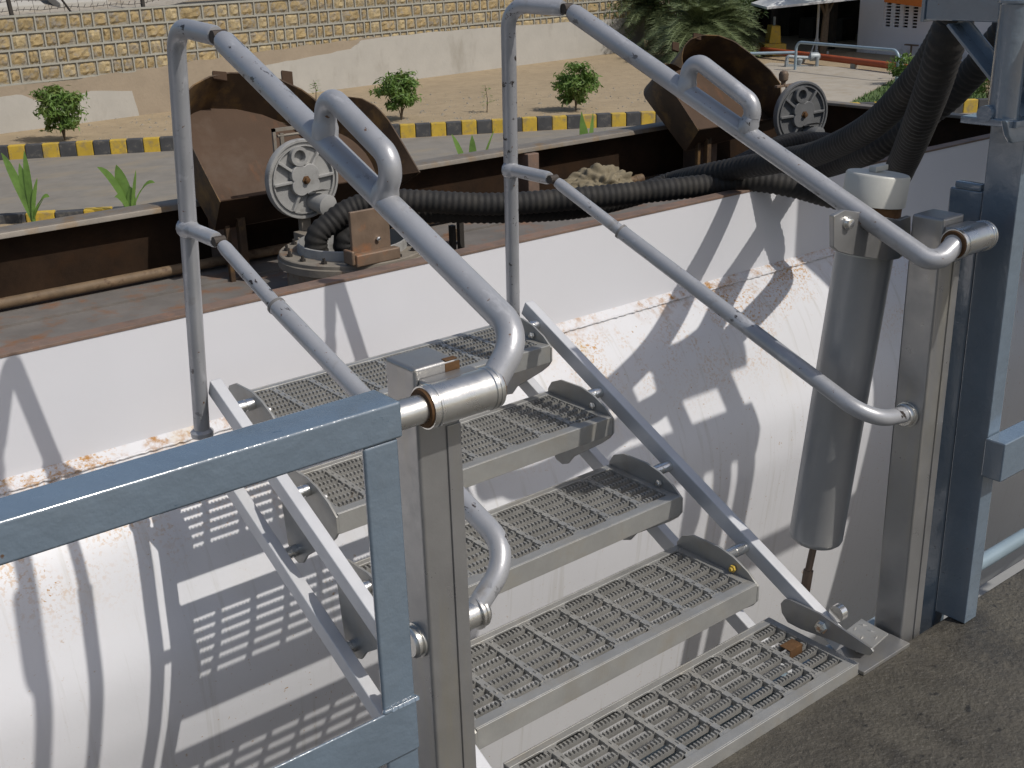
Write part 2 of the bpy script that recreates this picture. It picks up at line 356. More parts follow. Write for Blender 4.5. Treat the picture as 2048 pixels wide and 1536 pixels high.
def stone_mesh(w, h):
    mb = MB(); nx, nz = 5, 4; vs = []; ins = [rnd.uniform(-.03,.1) for _ in range(4)]
    for j in range(nz+1):
        for i in range(nx+1):
            e = (i in (0,nx)) or (j in (0,nz)); cnr = (i in (0,nx)) and (j in (0,nz))
            u = i/nx-.5; v = j/nz-.5
            u *= 1-(ins[0] if u < 0 else ins[1])-(.07 if cnr else 0); v *= 1-(ins[2] if v < 0 else ins[3])-(.07 if cnr else 0)
            vs.append(V(w*u*.97, 0, h*v*.97)+V(rnd.uniform(-.02,.02), 0, rnd.uniform(-.02,.02))*(1 if not e else .8)+wn*(-.025 if e else rnd.uniform(0,.05)))
    fs = [(j*(nx+1)+i, j*(nx+1)+i+1, (j+1)*(nx+1)+i+1, (j+1)*(nx+1)+i) for j in range(nz) for i in range(nx)]
    return mb.add(vs, fs)
def onscreen(p):
    d = p-CAM; z = d.dot(FW); return (1024+F*d.dot(RT)/z, 768+F*d.dot(DN)/z)
order = sorted(stones, key=lambda q: -q[2]*q[3]/(wp(q[0], q[1])-CAM).length**2 if -20 < onscreen(wp(q[0], q[1]))[0] < 1320 and onscreen(wp(q[0], q[1]))[1] > -20 else 1)
rest = MB(); cache = {}
for n_, (s, z0, w, h) in enumerate(order):
    c = wp(s+w/2, z0+h/2)
    if n_ < 296:
        key = (max(2, round(w/.15)), rnd.randrange(4))
        if key not in cache:
            cache[key] = make_mesh('stone', stone_mesh(key[0]*.15-.03, .40), rnd.choice(m_stone), (0,0,0), 0)
            cache[key].transform(Matrix.Rotation(0, 4, 'Z'))
        o = bpy.data.objects.new('stone', cache[key]); link(o, wall, c); o.rotation_euler = (0,0,0)
        o.rotation_euler.z = math.atan2(wd.y, wd.x); o.scale = ((w-.04)/(key[0]*.15-.03), 1, 1)
    else:
        m_ = stone_mesh(w-.04, .40); rest.add([c+wd*q.x+V(0,0,q.z)+wn*q.dot(wn) for q in m_.v], m_.f)
part('distant_stones', rest, m_stone[0], wall, kind='stuff')
def plaster(name, pts, o0, o1, mat, label=None):
    part(name, MB().prism([wp(s, z, o0) for s, z in pts], wn*(o1-o0)), mat, wall, label=label)
def jag(pts, n=7, a=.035):
    out = []
    for (s0, z0), (s1, z1) in zip(pts, pts[1:]):
        for k in range(n):
            t = k/n; out.append((s0+(s1-s0)*t+rnd.uniform(-a,a), z0+(z1-z0)*t+rnd.uniform(-a,a)))
    return out+[pts[-1]]
plaster('plaster_band', [(S0,GZ-.1)]+jag([(S0,-1.78),(2.5,-1.77),(4,-1.74),(6,-1.64),(7.9,-1.55),(12.3,-1.45),(20.3,-1.52),(S1,-1.66)], 9)+[(S1,GZ-.1)], -.1, .06, m_tan)
plaster('pale_patch', [(S0,GZ-.1)]+jag([(S0,-2.1),(-2,-2.05),(.2,-2.05),(.75,-2.04),(1.2,-2.28),(2,-2.24),(2.75,-2.16),(4,-2.26),(4.13,-2.98)], 4, .02)+[(4.13,GZ-.1)], .055, .085, m_pale)
plaster('pale_skirting', [(7.2,GZ-.1)]+jag([(7.2,-2.35),(8.6,-1.98),(10.5,-1.86),(12.2,-1.74),(12.7,-1.5),(16,-1.45),(20.3,-1.52),(24,-1.6),(S1,-1.68)], 6, .02)+[(S1,GZ-.1)], .057, .09, m_pale)
# retained ground and what lies on it
uh = MB(); hp = [wp(S0-40,-.06,-.5), wp(5.6,-.06,-.5), wp(12,.9,-.5), wp(60,1.2,-.5)]
hb = [p+V(-2,14,1.6) for p in hp]; hc = [p+V(-6,60,7) for p in hp]
uh.add(hp+hb+hc, [(i, i+1, 4+i+1, 4+i) for i in range(3)]+[(4+i, 4+i+1, 8+i+1, 8+i) for i in range(3)])
solo('bank', uh, m_apron, wp(0,0,-5), kind='structure')
def slab(s, w, h, d, o, lab, mat):
    mb = MB(); p = wp(s, -.06, -o); mb.prism([p, p+wd*w, p+wd*w*.96-wn*d+V(0,0,h), p-wn*d+V(0,0,h)], V(0,0,.25))
    solo('concrete_slab', mb, mat, p, lab, 'concrete slab', 'pale slabs on the bank above the wall', bevel=.03)
slab(.5, 2.0, .75, 1.6, 1.4, 'pale sloping concrete slab behind the first fence post, above the stone wall', m_pale)
slab(3.05, 1.5, .6, 1.5, 1.6, 'smaller pale concrete slab right of the thin leaning stick, above the stone wall', m_pale)
fence = thing('wire_fence', wp(.9,-.05,-.15), 'barbed wire fence with dark iron posts on top of the stone wall', 'fence')
for s, lean, h in ((.95,-.08,1.6),(4.85,0,1.6),(-3.2,-.05,1.6),(8.6,0,2)):
    zb = -.03
    part('fence_post', MB().beam(wp(s,zb-.1,-.15), wp(s+lean*1.6,zb+h,-.15), .09, .09, wn), m_dark, fence)
for z in (.12,.36,.6,.85,1.1):
    p = [wp(-3.2+.45*k, z+.025*math.sin(k*2.1)+(.0 if k < 18 else (k-18)*.06), -.13) for k in range(27)]
    w_ = MB().tube(p, .008, 4)
    for k in range(60):
        q = p[0].lerp(p[-1], k/60); q.z = z+.02+max(0, (k/60*26-18))*.06; w_.beam(q-V(.03,0,.05), q+V(.03,0,.05), .012, .012, wn)
    part('barbed_wire', w_, m_wire, fence)
for k in range(9):
    s = 1.15+.43*k; part('tie_wire', MB().tube([wp(s,0.,-.12), wp(s-.04,.6,-.12), wp(s+.03,1.2,-.12)], .006, 4), m_wire, fence)
solo('leaning_stick', MB().tube([wp(2.63,-.05,-.1), wp(2.2,.65,-.12), wp(2.0,1.1,-.12)], .03, 6), m_dark, wp(2.6,-.05,-.1), 'dark thin stick leaning on the wire fence above the wall', 'stick')

pb = MB()
for k in range(900):
    u_ = rnd.random(); p = V(6+20*u_, 28.6-11.2*u_, GZ)+V(rnd.uniform(0,6), rnd.uniform(0,7), 0); r_ = rnd.choice([.015,.02,.025,.035,.05])
    pb.add([p+V(r_*rnd.uniform(.7,1.3)*math.cos(a_), r_*rnd.uniform(.7,1.3)*math.sin(a_), 0) for a_ in (0,1.5,3,4.6)]+[p+V(0,0,r_*rnd.uniform(.6,1.1))], [(0,1,4),(1,2,4),(2,3,4),(3,0,4)])
solo('pebbles', pb, m_mortar, (15,25,GZ), 'small pebbles scattered over the sandy verge', 'pebbles', kind='stuff')
# ------------------------------------------------------------------ vegetation
def leafcloud(mb, c, R, n, size, k=14, flat=.6):
    cl = []
    for i in range(k):
        t = rnd.uniform(0,6.28); ph = math.asin(rnd.uniform(-.75,1)); rr = rnd.uniform(.45,.95)
        cl.append(V(R[0]*rr*math.cos(t)*math.cos(ph), R[1]*rr*math.sin(t)*math.cos(ph), R[2]*rr*math.sin(ph)))
    for i in range(n):
        b = rnd.choice(cl); p = c+b+V(rnd.gauss(0,R[0]*.17), rnd.gauss(0,R[1]*.17), rnd.gauss(0,R[2]*.13))
        nrm = (b.normalized()*.5+V(rnd.uniform(-1,1), rnd.uniform(-1,1), rnd.uniform(-.2,1.2))).normalized()
        a = nrm.orthogonal().normalized(); a.rotate(Matrix.Rotation(rnd.uniform(0,6.28), 3, nrm)); b2 = nrm.cross(a); s = size*rnd.uniform(.6,1.3)
        mb.add([p-a*s, p-b2*s*flat*.5+nrm*s*.1, p+a*s, p+b2*s*flat*.5+nrm*s*.1], [(0,1,2,3)])
def shrub(px, py, w, h, n, label, leaf=.07, cone=False):
    b = U(px, py, 'z', GZ); t = thing('shrub', b, label, 'shrub', 'round green shrubs on the sandy verge')
    st = MB()
    for k in range(5):
        a = rnd.uniform(0,6.28); st.tube([b, b+V(math.cos(a)*.05, math.sin(a)*.05, h*.2), b+V(math.cos(a)*w*.25, math.sin(a)*w*.25, h*.6)], [.018,.014,.006], 5)
    part('stem', st, m_bark, t)
    lm = MB()
    leafcloud(lm, b+V(0,0,h*.66), (w*.5,w*.5,h*.36), int(n*1.15), leaf, 30)
    leafcloud(lm, b+V(0,0,h*.36), (w*.36,w*.36,h*.26), int(n*.55), leaf, 14)
    part('foliage', lm, m_leaf, t); return t
shrub(130,281,1.25,1.42,1500,'leafy green shrub at the left edge in front of the pale wall patch', .085)
shrub(803,240,1.2,1.22,1500,'bushy green shrub behind the handrail loop, left of the centre pole', .085)
shrub(1152,222,1.2,1.3,1600,'rounded green shrub just right of the centre pole', .085)
def sapling(px, py, h, n, label):
    b = U(px, py, 'z', GZ); t = thing('sapling', b, label, 'sapling', 'thin saplings on the verge')
    part('stem', MB().tube([b, b+V(.03,0,h*.5), b+V(-.02,.02,h)], [.018,.012,.004], 5), m_bark, t)
    lm = MB()
    for i in range(n):
        z = rnd.uniform(.3,1)*h; a = rnd.uniform(0,6.28); r = rnd.uniform(.05,.24)*(1.2-z/h*.6); c = b+V(math.cos(a)*r, math.sin(a)*r, z); s = rnd.uniform(.04,.075)
        d = V(math.cos(a), math.sin(a), rnd.uniform(-.3,.5)).normalized(); q = d.cross(V(0,0,1)).normalized()
        lm.add([c-d*s, c+q*s*.45, c+d*s, c-q*s*.45], [(0,1,2,3)])
    part('foliage', lm, m_leaf, t)
sapling(632,200,.62,60,'thin leafy sapling growing between the rusty hood and the pale wall')
sapling(974,225,.75,55,'spindly sapling on bare sand just left of the centre pole')
sapling(1255,118,.5,40,'small weedy sapling at the foot of the pale wall end')
def blade(root, tip, w, sag, side):
    mb = MB(); n = 8; vs = []
    for k in range(n+1):
        t = k/n; p = root.lerp(tip, t)+V(0,0,sag*4*t*(1-t)); ww = 1.5*w*(.35+2.2*t)*(1-t)**.8*1.3 if t < 1 else .004
        vs += [p-side*ww, p+V(0,0,-ww*.5), p+side*ww]
    fs = []
    for k in range(n):
        for j in (0,1): fs.append((k*3+j, k*3+j+1, (k+1)*3+j+1, (k+1)*3+j))
    return mb.add(vs, fs)
def blade_plant(base, leaves, label):
    t = thing('blade_leaf_plant', base, label, 'plant', 'young blade leaved plants behind the tanker')
    part('stem', MB().tube([base, base+V(0,0,.25)], [.04,.02], 7), m_corn, t)
    for dx, dz, w, sag in leaves:
        tip = base+RT*dx+V(0,rnd.uniform(-.15,.15),dz)
        part('leaf', blade(base+V(0,0,.08), tip, w, sag, RT.cross((tip-base).normalized()).cross((tip-base).normalized()).normalized() if abs(dx) < .15 else (RT*.5+V(0,.2,.5)).normalized()), m_corn, t, smooth=60)
blade_plant(V(4.28,20.14,GZ), [(-.32,1.28,.055,.1),(-.04,1.1,.06,.0),(.08,1.32,.04,.05),(.2,.85,.05,.1),(.36,.52,.045,.16),(.2,.5,.04,.05)], 'tall blade leaved plant standing at the left edge over the near kerb')
blade_plant(V(5.76,19.32,GZ), [(-.12,.98,.075,.02),(-.5,.95,.04,.18),(.16,.9,.04,.02),(.52,.66,.04,.2),(-.3,.42,.035,.15),(.05,.6,.05,0)], 'drooping blade leaved plant between the left plant and the silver handrail')
blade_plant(V(11.2,16.3,GZ), [(-.42,1.2,.04,.1),(.0,1.18,.05,.05),(.42,1.32,.05,.1)], 'blade leaf tips peeping over the far tank rim left of the centre pole')
blade_plant(V(13.1,15.26,GZ), [(-.14,1.5,.05,0),(.04,1.3,.055,.05),(.22,1.46,.06,.05),(.3,1.2,.04,.1)], 'blade leaves standing over the far tank rim right of the centre pole')

def palm(b, h, n, fl, label):
    t = thing('palm_tree', b, label, 'palm tree')
    tr = MB(); tr.tube([b, b+V(.1,0,h*.5), b+V(0,.1,h)], [.28,.24,.2], 9); part('trunk', tr, m_bark, t, smooth=40)
    cr = MB(); top = b+V(0,.1,h)
    for i in range(n):
        a = rnd.uniform(0,6.28); el = rnd.uniform(-.5,1.3); L = fl*rnd.uniform(.75,1.1); d = V(math.cos(a), math.sin(a), 0)
        pts = [top+d*(L*s*math.cos(el))+V(0,0,L*s*math.sin(el)-1.1*s*s*L*.45) for s in [k/10 for k in range(11)]]
        cr.tube(pts, [.03-.0025*k for k in range(11)], 4)
        for k in range(1, 44):
            s = .12+.88*k/44; i0 = min(int(s*10), 9); p = pts[i0].lerp(pts[i0+1], s*10-i0); tg = (pts[i0+1]-pts[i0]).normalized(); sd = tg.cross(V(0,0,1)).normalized()
            ln = .5*math.sin(math.pi*min(s*.9+.1, 1))+.12
            for sg in (-1,1):
                e = p+(sd*sg*.8+tg*.65+V(0,0,rnd.uniform(-.05,.35))).normalized()*ln; w = tg*.018
                cr.add([p-w, p+w, e], [(0,1,2)])
    part('crown', cr, m_frond, t)
palm(U(1405,118,'z',GZ), 1.2, 120, 3.0, 'dense low date palm with grey green fronds right of the stone wall')
def bushtree(b, h, R, n, leaf, label, mat):
    t = thing('tree', b, label, 'tree')
    tr = MB(); tr.tube([b, b+V(.1,0,h*.5), b+V(.2,.1,h*.9)], [.16,.12,.05], 8)
    for k in range(5):
        a = k*1.3; tr.tube([b+V(.1,0,h*.45), b+V(math.cos(a)*R[0]*.6, math.sin(a)*R[1]*.6, h)], [.07,.02], 5)
    part('trunk', tr, m_bark, t)
    lm = MB(); leafcloud(lm, b+V(0,0,h), R, n, leaf, 34); part('crown', lm, mat, t)
palm(U(1330,105,'z',GZ)+V(.5,1.2,0), 1.8, 70, 2.4, 'smaller date palm with spiky fronds over the end of the stone wall')
palm(U(1455,118,'z',GZ)+V(.4,.8,0), 1.0, 90, 2.1, 'low clump of palm fronds behind the right rusty hood')
bushtree(U(1335,112,'z',GZ)+V(2,4,0), 2.6, (3.2,2.6,2.4), 8000, .1, 'dark bushy tree behind the date palm', m_leafd)
bushtree(U(1500,112,'z',GZ)+V(1.5,3.5,0), 2.5, (3.0,2.4,2.6), 8000, .1, 'dense dark tree between the date palm and the shed', m_leafd)
bushtree(U(1570,100,'z',GZ)+V(-1.5,-3,0), 3.3, (1.5,1.3,.7), 900, .13, 'tree with bright leaves hanging in front of the pale canopy', m_leaf)
sapling(1330,118,.9,70,'bright green sapling at the foot of the dark palm')
shr = shrub(1800,172,.9,.95,500,'small weedy shrub at the corner of the concrete pavement'); shr['group'] = 'weeds by the pavement'
shr = shrub(1975,205,1.0,1.1,500,'weedy shrub beyond the hoses at the right edge'); shr['group'] = 'weeds by the pavement'

# ------------------------------------------------------------------ white building, shed, canopy, yellow machine, pipework
B0 = U(1713,104,'z',GZ); B1 = U(1834,114.5,'z',GZ); bdir = (B1-B0).normalized(); bn = V(bdir.y,-bdir.x,0)
if bn.dot(CAM-B0) < 0: bn = -bn
def UB(px, py, o=0):
    return UPl(px, py, B0+bn*o, bn)
bld = thing('white_building', B0, 'white painted building with a pierced block grille behind the hoses', 'building')
g0 = UB(1769,4); g1 = UB(1836,58); gs0 = (g0-B0).dot(bdir); gs1 = (g1-B0).dot(bdir); gz0, gz1 = g1.z, g0.z
def bp(s, z, o=0): return B0+bdir*s+V(0,0,z-GZ)+bn*o
wm = MB()
for s0, s1, z0, z1 in ((0,gs0,GZ-.2,2.5),(gs1,14,GZ-.2,2.5),(gs0,gs1,GZ-.2,gz0),(gs0,gs1,gz1,2.5)):
    wm.prism([bp(s0,z0), bp(s1,z0), bp(s1,z1), bp(s0,z1)], -bn*.25)
wm.prism([bp(0,GZ-.2,-.25), bp(0,GZ-.2,-6), bp(0,2.5,-6), bp(0,2.5,-.25)], bdir*.25)
part('wall', wm, m_bwhite, bld)
part('dark_backing', MB().prism([bp(.3,GZ,-2.2), bp(13.9,GZ,-2.2), bp(13.9,2.4,-2.2), bp(.3,2.4,-2.2)], -bn*.1), m_shed, bld)  # dark panel standing in for the unlit room behind the grille
part('roof', MB().prism([bp(-.2,2.505,.3), bp(14.2,2.505,.3), bp(14.2,2.505,-6.2), bp(-.2,2.505,-6.2)], V(0,0,.15)), m_bwhite, bld)
part('end_wall', MB().prism([bp(14,GZ-.2,-.0), bp(14,GZ-.2,-6), bp(14,2.5,-6), bp(14,2.5,0)], bdir*.2), m_bwhite, bld)
nr, nc = 4, 4; cw = (gs1-gs0)/nc; ch = (gz1-gz0)/nr
for i in range(nc):
    for j in range(nr):
        c = bp(gs0+(i+.5)*cw, gz0+(j+.5)*ch, -.03); mb = MB()
        for s_ in (-1,1): mb.prism([c+bdir*(s_*cw*.5)-V(0,0,ch*.5), c+bdir*(s_*cw*.27)-V(0,0,ch*.5), c+bdir*(s_*cw*.27)+V(0,0,ch*.5), c+bdir*(s_*cw*.5)+V(0,0,ch*.5)], -bn*.05)
        for z0_, z1_ in ((-.5,-.41),(-.09,.09),(.41,.5)): mb.prism([c-bdir*cw*.269+V(0,0,ch*z0_), c+bdir*cw*.269+V(0,0,ch*z0_), c+bdir*cw*.269+V(0,0,ch*z1_), c-bdir*cw*.269+V(0,0,ch*z1_)], -bn*.049)
        part('breeze_block', mb, m_bwhite, bld)
o0 = UB(1768,4,.9); o1 = UB(1850,15,.9)
part('awning', MB().prism([o0, o1, o1+V(0,0,1.2), o0+V(0,0,1.2)], -bn*.88), m_orange, bld, label='orange fascia board over the block grille')
tp = UB(1823,90,.25); part('wall_tap', MB().beam(tp-bdir*.3, tp+bdir*.3, .12, .05).beam(tp-V(0,0,.5), tp, .05, .05, bdir), m_bracket, bld)
sh0 = bp(-.3, GZ, -1.5)
shed = thing('open_shed', bp(-3,GZ,-3), 'dark open fronted shed left of the white building', 'shed')
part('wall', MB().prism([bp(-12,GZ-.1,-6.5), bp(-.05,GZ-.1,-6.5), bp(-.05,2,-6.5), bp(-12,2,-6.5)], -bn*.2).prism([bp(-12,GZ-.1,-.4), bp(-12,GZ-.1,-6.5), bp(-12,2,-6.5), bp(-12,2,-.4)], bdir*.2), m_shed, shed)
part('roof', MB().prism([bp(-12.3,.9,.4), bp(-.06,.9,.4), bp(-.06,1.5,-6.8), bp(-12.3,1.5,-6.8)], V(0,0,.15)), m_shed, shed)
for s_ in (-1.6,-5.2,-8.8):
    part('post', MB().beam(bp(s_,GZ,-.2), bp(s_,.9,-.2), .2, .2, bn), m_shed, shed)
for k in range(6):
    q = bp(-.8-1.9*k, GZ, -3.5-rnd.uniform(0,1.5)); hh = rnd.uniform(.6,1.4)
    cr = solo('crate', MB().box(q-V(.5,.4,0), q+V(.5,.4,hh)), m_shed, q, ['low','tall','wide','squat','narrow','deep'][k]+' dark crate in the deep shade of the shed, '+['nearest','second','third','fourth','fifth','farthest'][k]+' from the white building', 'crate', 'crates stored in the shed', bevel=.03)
cb = U(1632,108,'z',GZ); can = thing('canopy', cb, 'pale canopy on a thin pole at the top of the picture', 'canopy')
ct = cb+V(0,0,(U(1640,14,'z',GZ)-U(1640,14,'z',GZ)).length)
dep_ = (cb-CAM).dot(FW); hc_ = (108-20)*dep_/F/.94
part('pole', MB().tube([cb, cb+V(0,0,hc_+.5)], .05, 8), m_canopy, can, smooth=40)
part('base', MB().box(cb-V(.35,.35,0), cb+V(.35,.35,.1)).tube([cb+V(-.3,0,.1), cb+V(0,0,.7)], .03, 6).tube([cb+V(.3,0,.1), cb+V(0,0,.7)], .03, 6), m_canopy, can)
cc = cb+V(0,0,hc_+.25)-RT*.6; a = RT*1.75; b_ = V(-RT.y, RT.x, 0)*1.6
part('canopy_cloth', MB().add([cc-a-b_-V(0,0,.25), cc+a-b_+V(0,0,.1), cc+a+b_+V(0,0,.1), cc-a+b_-V(0,0,.25), cc+V(0,0,.5), cc-a-b_-V(0,0,.33), cc+a-b_+V(0,0,.02), cc+a+b_+V(0,0,.02), cc-a+b_-V(0,0,.33)], [(0,1,4),(1,2,4),(2,3,4),(3,0,4),(0,1,6,5),(1,2,7,6),(2,3,8,7),(3,0,5,8)]), m_canopy, can)
yb = U(1555,112,'z',GZ); ym = thing('yellow_machine', yb, 'yellow stepped machine housing beside the shed', 'machine')
k_ = (yb-CAM).dot(FW)/F; a = RT*k_
part('lower_housing', MB().prism([yb-a*28, yb+a*17, yb+a*17+V(0,0,24*k_), yb-a*28+V(0,0,24*k_)], V(.5,.7,0)), m_yellow, ym, bevel=.03)
part('upper_housing', MB().prism([yb-a*18+V(0,0,24*k_), yb+a*6+V(0,0,24*k_), yb+a*3+V(0,0,58*k_), yb-a*14+V(0,0,58*k_)], V(.45,.6,0)), m_yellow, ym, bevel=.03)
part('stack_pipe', MB().tube([yb-a*4+V(.2,.3,58*k_), yb-a*4+V(.2,.3,74*k_)], .05, 8), m_grey, ym)
# red pipe and blue loop rail
rp = [U(1560,104,'z',-2.72), U(1860,141,'z',-2.72)]; rdv = (rp[1]-rp[0]).normalized()
rpt = thing('red_pipe', rp[0], 'long red oxide pipe lying low across the yard', 'pipe')
part('pipe_run', MB().tube([rp[0]-rdv*2, rp[1]+rdv*12], .115, 14), m_red, rpt, smooth=40)
for k in range(5):
    q = rp[0]+rdv*(1.5+3*k); part('support', MB().box((q.x-.1,q.y-.1,GZ),(q.x+.1,q.y+.1,-2.8)), m_apron, rpt)
zt = -2.02
p0, p1 = U(1593,84,'z',zt), U(1798,101,'z',zt)
lp = thing('pipe_loop_rail', V(p0.x,p0.y,GZ), 'pale blue goal shaped pipe rail over the red pipe', 'pipe rail')
part('loop', MB().tube(fillet([V(p0.x,p0.y,GZ), p0, p1, V(p1.x,p1.y,GZ-.05)], .25, 6), .05, 10), m_pblue, lp, smooth=40)
q0 = U(1806,112,'z',-2.25); part('short_leg', MB().tube(fillet([q0-V(.25,.05,0), q0, V(q0.x,q0.y,GZ)], .06, 5), .045, 8), m_pblue, lp, smooth=40)
bp0 = U(1500,107,'z',-2.5); bp1 = U(1590,105,'z',-2.5); part('side_pipe', MB().tube([bp0, bp1], .05, 8), m_pblue, lp, smooth=40)
vb = U(1610,135,'z',GZ); vv = thing('valve_set', vb, 'grey valve assembly with a round motor standing on the concrete pavement', 'valve')
k_ = (vb-CAM).dot(FW)/F; a = RT*k_
part('pipe_body', MB().tube(fillet([vb-a*37+V(0,0,.05), vb-a*37+V(0,0,22*k_), vb-a*20+V(0,0,20*k_), vb+a*20+V(0,0,18*k_)], .08, 4), 3.6*k_, 9), m_grey, vv, smooth=40)
part('base_skid', MB().beam(vb-a*40+V(0,0,.06), vb+a*16+V(0,0,.0), .2, .12).beam(vb-a*40+V(0,0,.12), vb-a*36+V(0,0,.12), .25, .2), m_grey, vv)
part('motor', MB().lathe(vb+a*8+V(0,0,21*k_), a, [(0,5*k_),(.02,8.5*k_),(16*k_,8.5*k_),(20*k_,6*k_)], 14), m_grey, vv, smooth=40)
part('valve_leg', MB().tube([vb+a*12-V(0,.25,-.02), vb+a*12+V(0,-.25,22*k_)], 3.4*k_, 9).lathe(vb-a*12+V(0,0,6*k_), (0,0,1), [(0,4*k_),(5*k_,6*k_),(9*k_,7*k_),(12*k_,3*k_)], 10), m_grey, vv, smooth=40)

# ================================================================== TANKER TRAILER
X0, X1 = -6.0, 3.97
YW = 1.60
tk = thing('tanker_trailer', V(0,2.4,GZ), 'white road tanker seen from above with rusty open top gear', 'tanker trailer')
prof = [(1.60,.297),(1.577,.281),(1.554,.262),(1.469,.188),(1.40,.09),(1.335,-.05),(1.295,-.14),(1.28,-.2),(1.273,-.3),(1.275,-.374),(1.308,-.65),(1.348,-.965),(1.404,-1.327),(1.48,-1.65),(1.62,-1.93),(1.9,-2.17),(2.41,-2.28)]
prof = [V(X0, a, b) for a, b in prof]
sm = catmull([p for p in prof[2:]], .035)
shell = [prof[0], prof[1]]+sm
full = shell+[V(X0, 4.82-p.y, p.z) for p in reversed(shell[:-1])]
part('tank_shell', MB().ext(full, (X1+.4-X0,0,0)), m_white, tk, smooth=50)
weld = MB()
wpts = [V(-3.2+.012*k, YW-.036+.0015*math.sin(k*1.9), .277+.0012*math.sin(k*2.7)) for k in range(560)]
weld.tube(wpts, [.0038+.0012*math.sin(k*1.3)*math.sin(k*.37) for k in range(560)], 6)
part('weld_seam', weld, m_white, tk, smooth=60)
part('near_coaming', MB().box((X0,YW,.29),(X1+.1,YW+.012,.601)), m_coam, tk)
part('near_coaming_rim', MB().box((X0,YW-.002,.601),(X1,YW+.052,.609)).box((X0,YW+.0122,.25),(X1,YW+.016,.601)), m_rim, tk, bevel=.001)
part('deck', MB().box((X0,YW+.016,.2),(X1+.06,3.29,.27)).box((X0,2.98,.27),(X1,3.2,.28)), m_deck, tk)
part('far_coaming', MB().box((X0,3.29,.0),(X1,3.302,.54)).box((X1+.06,YW+.02,.0),(X1+.072,3.29,.54)), m_rustshade, tk)
part('far_coaming_lip', MB().prism([V(X0,3.205,.535),V(X0,3.212,.556),V(X0,3.235,.562),V(X0,3.31,.56),V(X0,3.31,.541)], (X1-X0+.08,0,0)).box((X1-.0,YW+.06,.541),(X1+.08,3.204,.558)), M('worn lip paint', (.19,.165,.135), .55, .2, .15, 12, .0006, 60, [dict(col=(.2,.13,.06), scale=9, lo=.5, hi=.7)]), tk, bevel=.004)
ry = 3.17
part('deck_pipe', MB().tube([V(X0,ry,.312), V(2.45,ry-.02,.312)], .021, 12).lathe((2.41,ry-.02,.312), (1,0,0), [(0,.022),(.01,.026),(.05,.026),(.055,.02)], 12), m_pipe, tk, smooth=40)
for px in (1065, 455, 1400):
    q = U(px, 340 if px != 455 else 470, 'y', 3.19)
    part('stiffener', MB().box((q.x-.035,3.18 if px == 1065 else 3.1,.28),(q.x+.035,3.2895,.53)), m_rim, tk, bevel=.004)
part('edge_walkway_tube', MB().tube([V(.0,.0,-50),V(.01,0,-50)], .001, 4), m_blue, tk) if False else None

# manhole gear: flange, neck, bolts, cover and rusty hood, built twice
def cover(c, R, parent, ang, lab, m_cover):
    # disc in its own frame: u right, w up, n towards the platform
    n = V(math.sin(ang), -math.cos(ang), .0).normalized(); u = V(0,0,1).cross(-n).normalized(); u = V(math.cos(ang), math.sin(ang), 0); w = V(0,0,1)
    at = lambda a, b, h: c+u*a+w*b+n*h
    plate = part('manhole_cover', MB().lathe(at(0,0,-.02), n, [(0,R*.9),(.004,R),(.03,R),(.034,R*.985),(.034,R*.93),(.026,R*.92),(.026,R*.86),(.022,R*.85)], 40), m_cover, parent, smooth=35, label=lab)
    rg = MB().lathe(at(0,0,0), n, [(0,R*.865),(.014,R*.865),(.014,R*.83),(0,R*.83)], 40)
    part('rim_ring', rg, m_cover, plate, smooth=35)
    for th in (.05, .95, 2.5, 3.2, 4.25):
        p0 = at(math.cos(th)*R*.3, math.sin(th)*R*.3, .008); p1 = at(math.cos(th)*R*.84, math.sin(th)*R*.84, .004)
        part('rib', MB().beam(p0, p1, .011*R/.15, .03, n), m_cover, plate, bevel=.002)
    bs = MB(); poly = []
    for k in range(48):
        th = 2*math.pi*k/48; r = R*(.34+.1*abs(math.cos(2*th-math.pi/2))**.7*(1))
        poly.append(at(math.cos(th)*r, math.sin(th)*r, -.002))
    bs.prism(poly, n*.03); part('clover_boss', bs, m_cover, plate, bevel=.003)
    part('nut', MB().lathe(at(0,0,.028), n, [(0,R*.11),(.004,R*.11),(.004,R*.07),(.016,R*.07),(.018,R*.03)], 6), m_rustband, plate)
    part('sight_ring', MB().lathe(at(-R*.12,R*.6,0), n, [(0,R*.25),(.03,R*.24),(.03,R*.16),(.006,R*.15)], 24), m_cover, plate, smooth=35)
    vc = part('vent_cap', MB().lathe(at(R*.28,-R*.6,0), n+u*.15-w*.1, [(0,R*.24),(.05,R*.24),(.052,R*.27),(.085,R*.27),(.089,R*.2),(.092,.0)], 24), m_cover, plate, smooth=35)
    part('cap_shield', MB().prism([at(R*.05,-R*.32,.03), at(R*.55,-R*.34,.03), at(R*.6,-R*.3,.06), at(R*.3,-R*.24,.06), at(R*.1,-R*.26,.05)], n*.006), m_cover, plate)
    return plate
def manhole(c, lab):
    fl = part('manhole_flange', MB().lathe(c-V(0,0,.16), (0,0,1), [(0,.25),(.12,.25),(.12,.278),(.145,.278),(.148,.274),(.148,.272),(.16,.272),(.163,.268),(.163,.2),(.0,.19)], 56), m_flange, tk, smooth=35, label=lab)
    part('neck_ring', MB().lathe(c-V(0,0,.15), (0,0,1), [(0,.204),(.16,.204),(.185,.202),(.187,.196),(.0,.19)], 48), m_cover, fl, smooth=35)
    bm_ = None
    for k in range(16):
        th = 2*math.pi*(k+.5)/16; q = c+V(math.cos(th)*.243, math.sin(th)*.243, .003)
        part('bolt', MB().lathe(q, (0,0,1), [(0,.012),(.008,.012),(.008,.006),(.02,.006)], 6), m_dark, fl)
    return fl
C1 = V(.262,2.46,.45); C2 = V(3.0,2.46,.45)
f1 = manhole(C1, 'dusty bolted flange with two hoses going in')
f2 = manhole(C2, 'bolted flange hidden behind the rising hoses')
